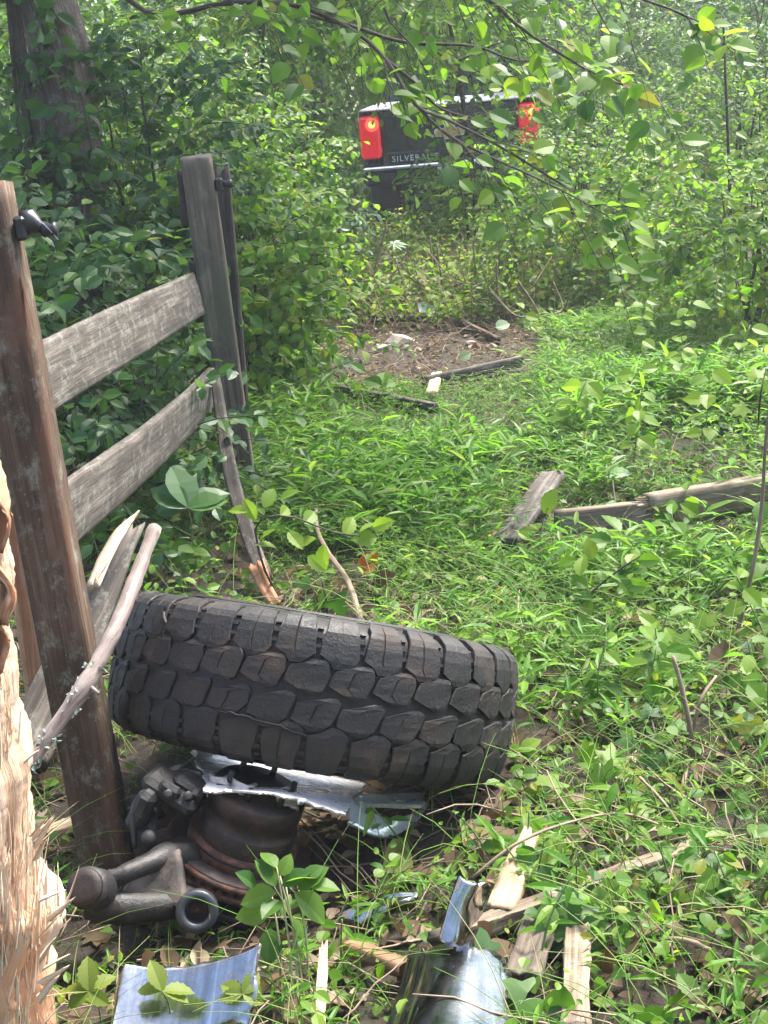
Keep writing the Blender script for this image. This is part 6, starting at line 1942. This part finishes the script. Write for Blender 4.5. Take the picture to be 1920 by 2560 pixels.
    for tp, lo, hi, mt in (('lo', 0, 0.34, 0), ('mid', 0.34, 0.62, 0), ('round', 0.62, 0.82, 1), ('tri', 0.82, 0.92, 1), ('narrow', 0.92, 1.01, 0)):
        k = (which >= lo) & (which < hi)
        inst(mb, tp, R[k], S[k], T[k], mt)
    tag(mb.obj('ground_cover', ['leaf_bright', 'leaf_mid', 'grass']), 'low broad-leaved weeds creeping over the ground among the grass', 'ground cover', kind='stuff')
    # dead leaves and twigs
    def dens3(px, py, P):
        d = np.where(py > 1500, 0.9, 0.35)
        d = np.where((px > 1300) & (py > 1500), 1.0, d)
        d = np.where(in_soil(px, py), 0.9, d)
        d = np.where((py > 2300), 1.6, d)
        return d * np.clip(0.6 + 0.5 * nz(P, 3.0, 5.0), 0.1, 1)
    P, px, py = scatter(24000, dens3, (-2.0, 2.8), (1.75, 11), rng)
    n = len(P)
    R = frames(np.array([0, 0, 1.0]) + rng.randn(n, 3) * 0.4, rng.randn(n, 3))
    S = rng.uniform(0.015, 0.07, n) * np.where(P[:, 1] > 6, 0.7, 1)
    mb = MB()
    T = P + np.array([0, 0, 0.012])
    w = rng.rand(n)
    inst(mb, 'curl', R[w < .7], S[w < .7], T[w < .7], 0)
    inst(mb, 'lobed', R[w >= .7], S[w >= .7] * 1.2, T[w >= .7], 0)
    tag(mb.obj('leaf_litter', ['litter']), 'brown dead leaves littering the bare ground at lower right', 'leaf litter', kind='stuff')
    P, px, py = scatter(9000, lambda a, b2, c: np.where(in_soil(a, b2), 0.7, np.where(b2 > 1500, 0.6, 0.06)), (-1.6, 2.4), (1.75, 11), rng)
    n = len(P)
    az = rng.rand(n) * 6.283
    L = rng.uniform(0.06, 0.3, n)
    h = np.stack([np.cos(az), np.sin(az), rng.uniform(-0.05, 0.35, n)], -1)
    f = np.linspace(0, 1, 5)[None, :, None]
    S = P[:, None] + np.array([0, 0, 0.012]) + h[:, None] * L[:, None, None] * f + np.cumsum(rng.randn(n, 5, 3), 1) * 0.012 + np.array([0, 0, 0.05]) * np.sin(f * 3.14) * L[:, None, None]
    V, F, G = tubes(S, np.linspace(1, 0.5, 5)[None] * rng.uniform(0.0012, 0.0032, n)[:, None], 4)
    tag(MB().add(V, F, 0, G).obj('twig_litter', ['twig']), 'tangle of thin dry roots and twigs over the bare soil', 'twig litter', kind='stuff')
    # dry weed tangle before the truck
    P, px, py = scatter(5200, lambda a, b2, c: ((a > 820) & (a < 1600) & (b2 < 830) & (b2 > 560)) * 0.9, (-1.5, 3.4), (9.8, 15.5), rng)
    n = len(P)
    L = rng.uniform(0.25, 0.8, n) * np.where(px < 1230, 0.84, 1.0)
    d = np.array([0, 0, 1.0]) + rng.randn(n, 3) * 0.3
    Pt, R, S, T = sprays(rng, P, d, L, 9, 0.055, up=0.7, jit=0.6, droop=0.2, spread=0.8)
    mb = MB()
    V, F, G = tubes(Pt, np.linspace(1, 0.4, 5)[None] * 0.0038, 3); mb.add(V, F, 0, G)
    k = rng.rand(len(T)) < 0.92
    dry = rng.rand(len(T)) < 0.35
    inst(mb, 'lo', R[k & dry], S[k & dry], T[k & dry], 1)
    inst(mb, 'lo', R[k & ~dry], S[k & ~dry], T[k & ~dry], 2)
    tag(mb.obj('dry_weeds', ['twig', 'leaf_dry', 'leaf_bright']), 'yellowish tangle of tall dry weeds in front of the truck', 'weeds', kind='stuff')


MT['straw'] = leaf_mat('straw_stalk', [(0.0, (0.07, 0.19, 0.02)), (0.6, (0.15, 0.28, 0.04)), (0.85, (0.26, 0.29, 0.1)), (1.0, (0.42, 0.36, 0.2))], 0.25, 0.5)
build_grass()


# ================================================================== HAZE
def build_haze(density):
    mb = MB(); box(mb, (0, 20, 6.0), (90, 74, 15.0), 0)
    t = NT('pale_haze')
    pv = t.n('VolumePrincipled', {'Color': (0.9, 0.95, 1.0, 1), 'Density': density, 'Anisotropy': 0.3})
    t.t.links.new(pv.outputs[0], t.out.inputs['Volume'])
    tag(mb.obj('haze', [t.m]), 'thin pale haze over far shrubs and trees, partly standing in for lens veil', 'haze', kind='stuff')


HAZE = 0.0022  # volume added for distant haze and to imitate a pale lens veil
if HAZE:
    build_haze(HAZE)
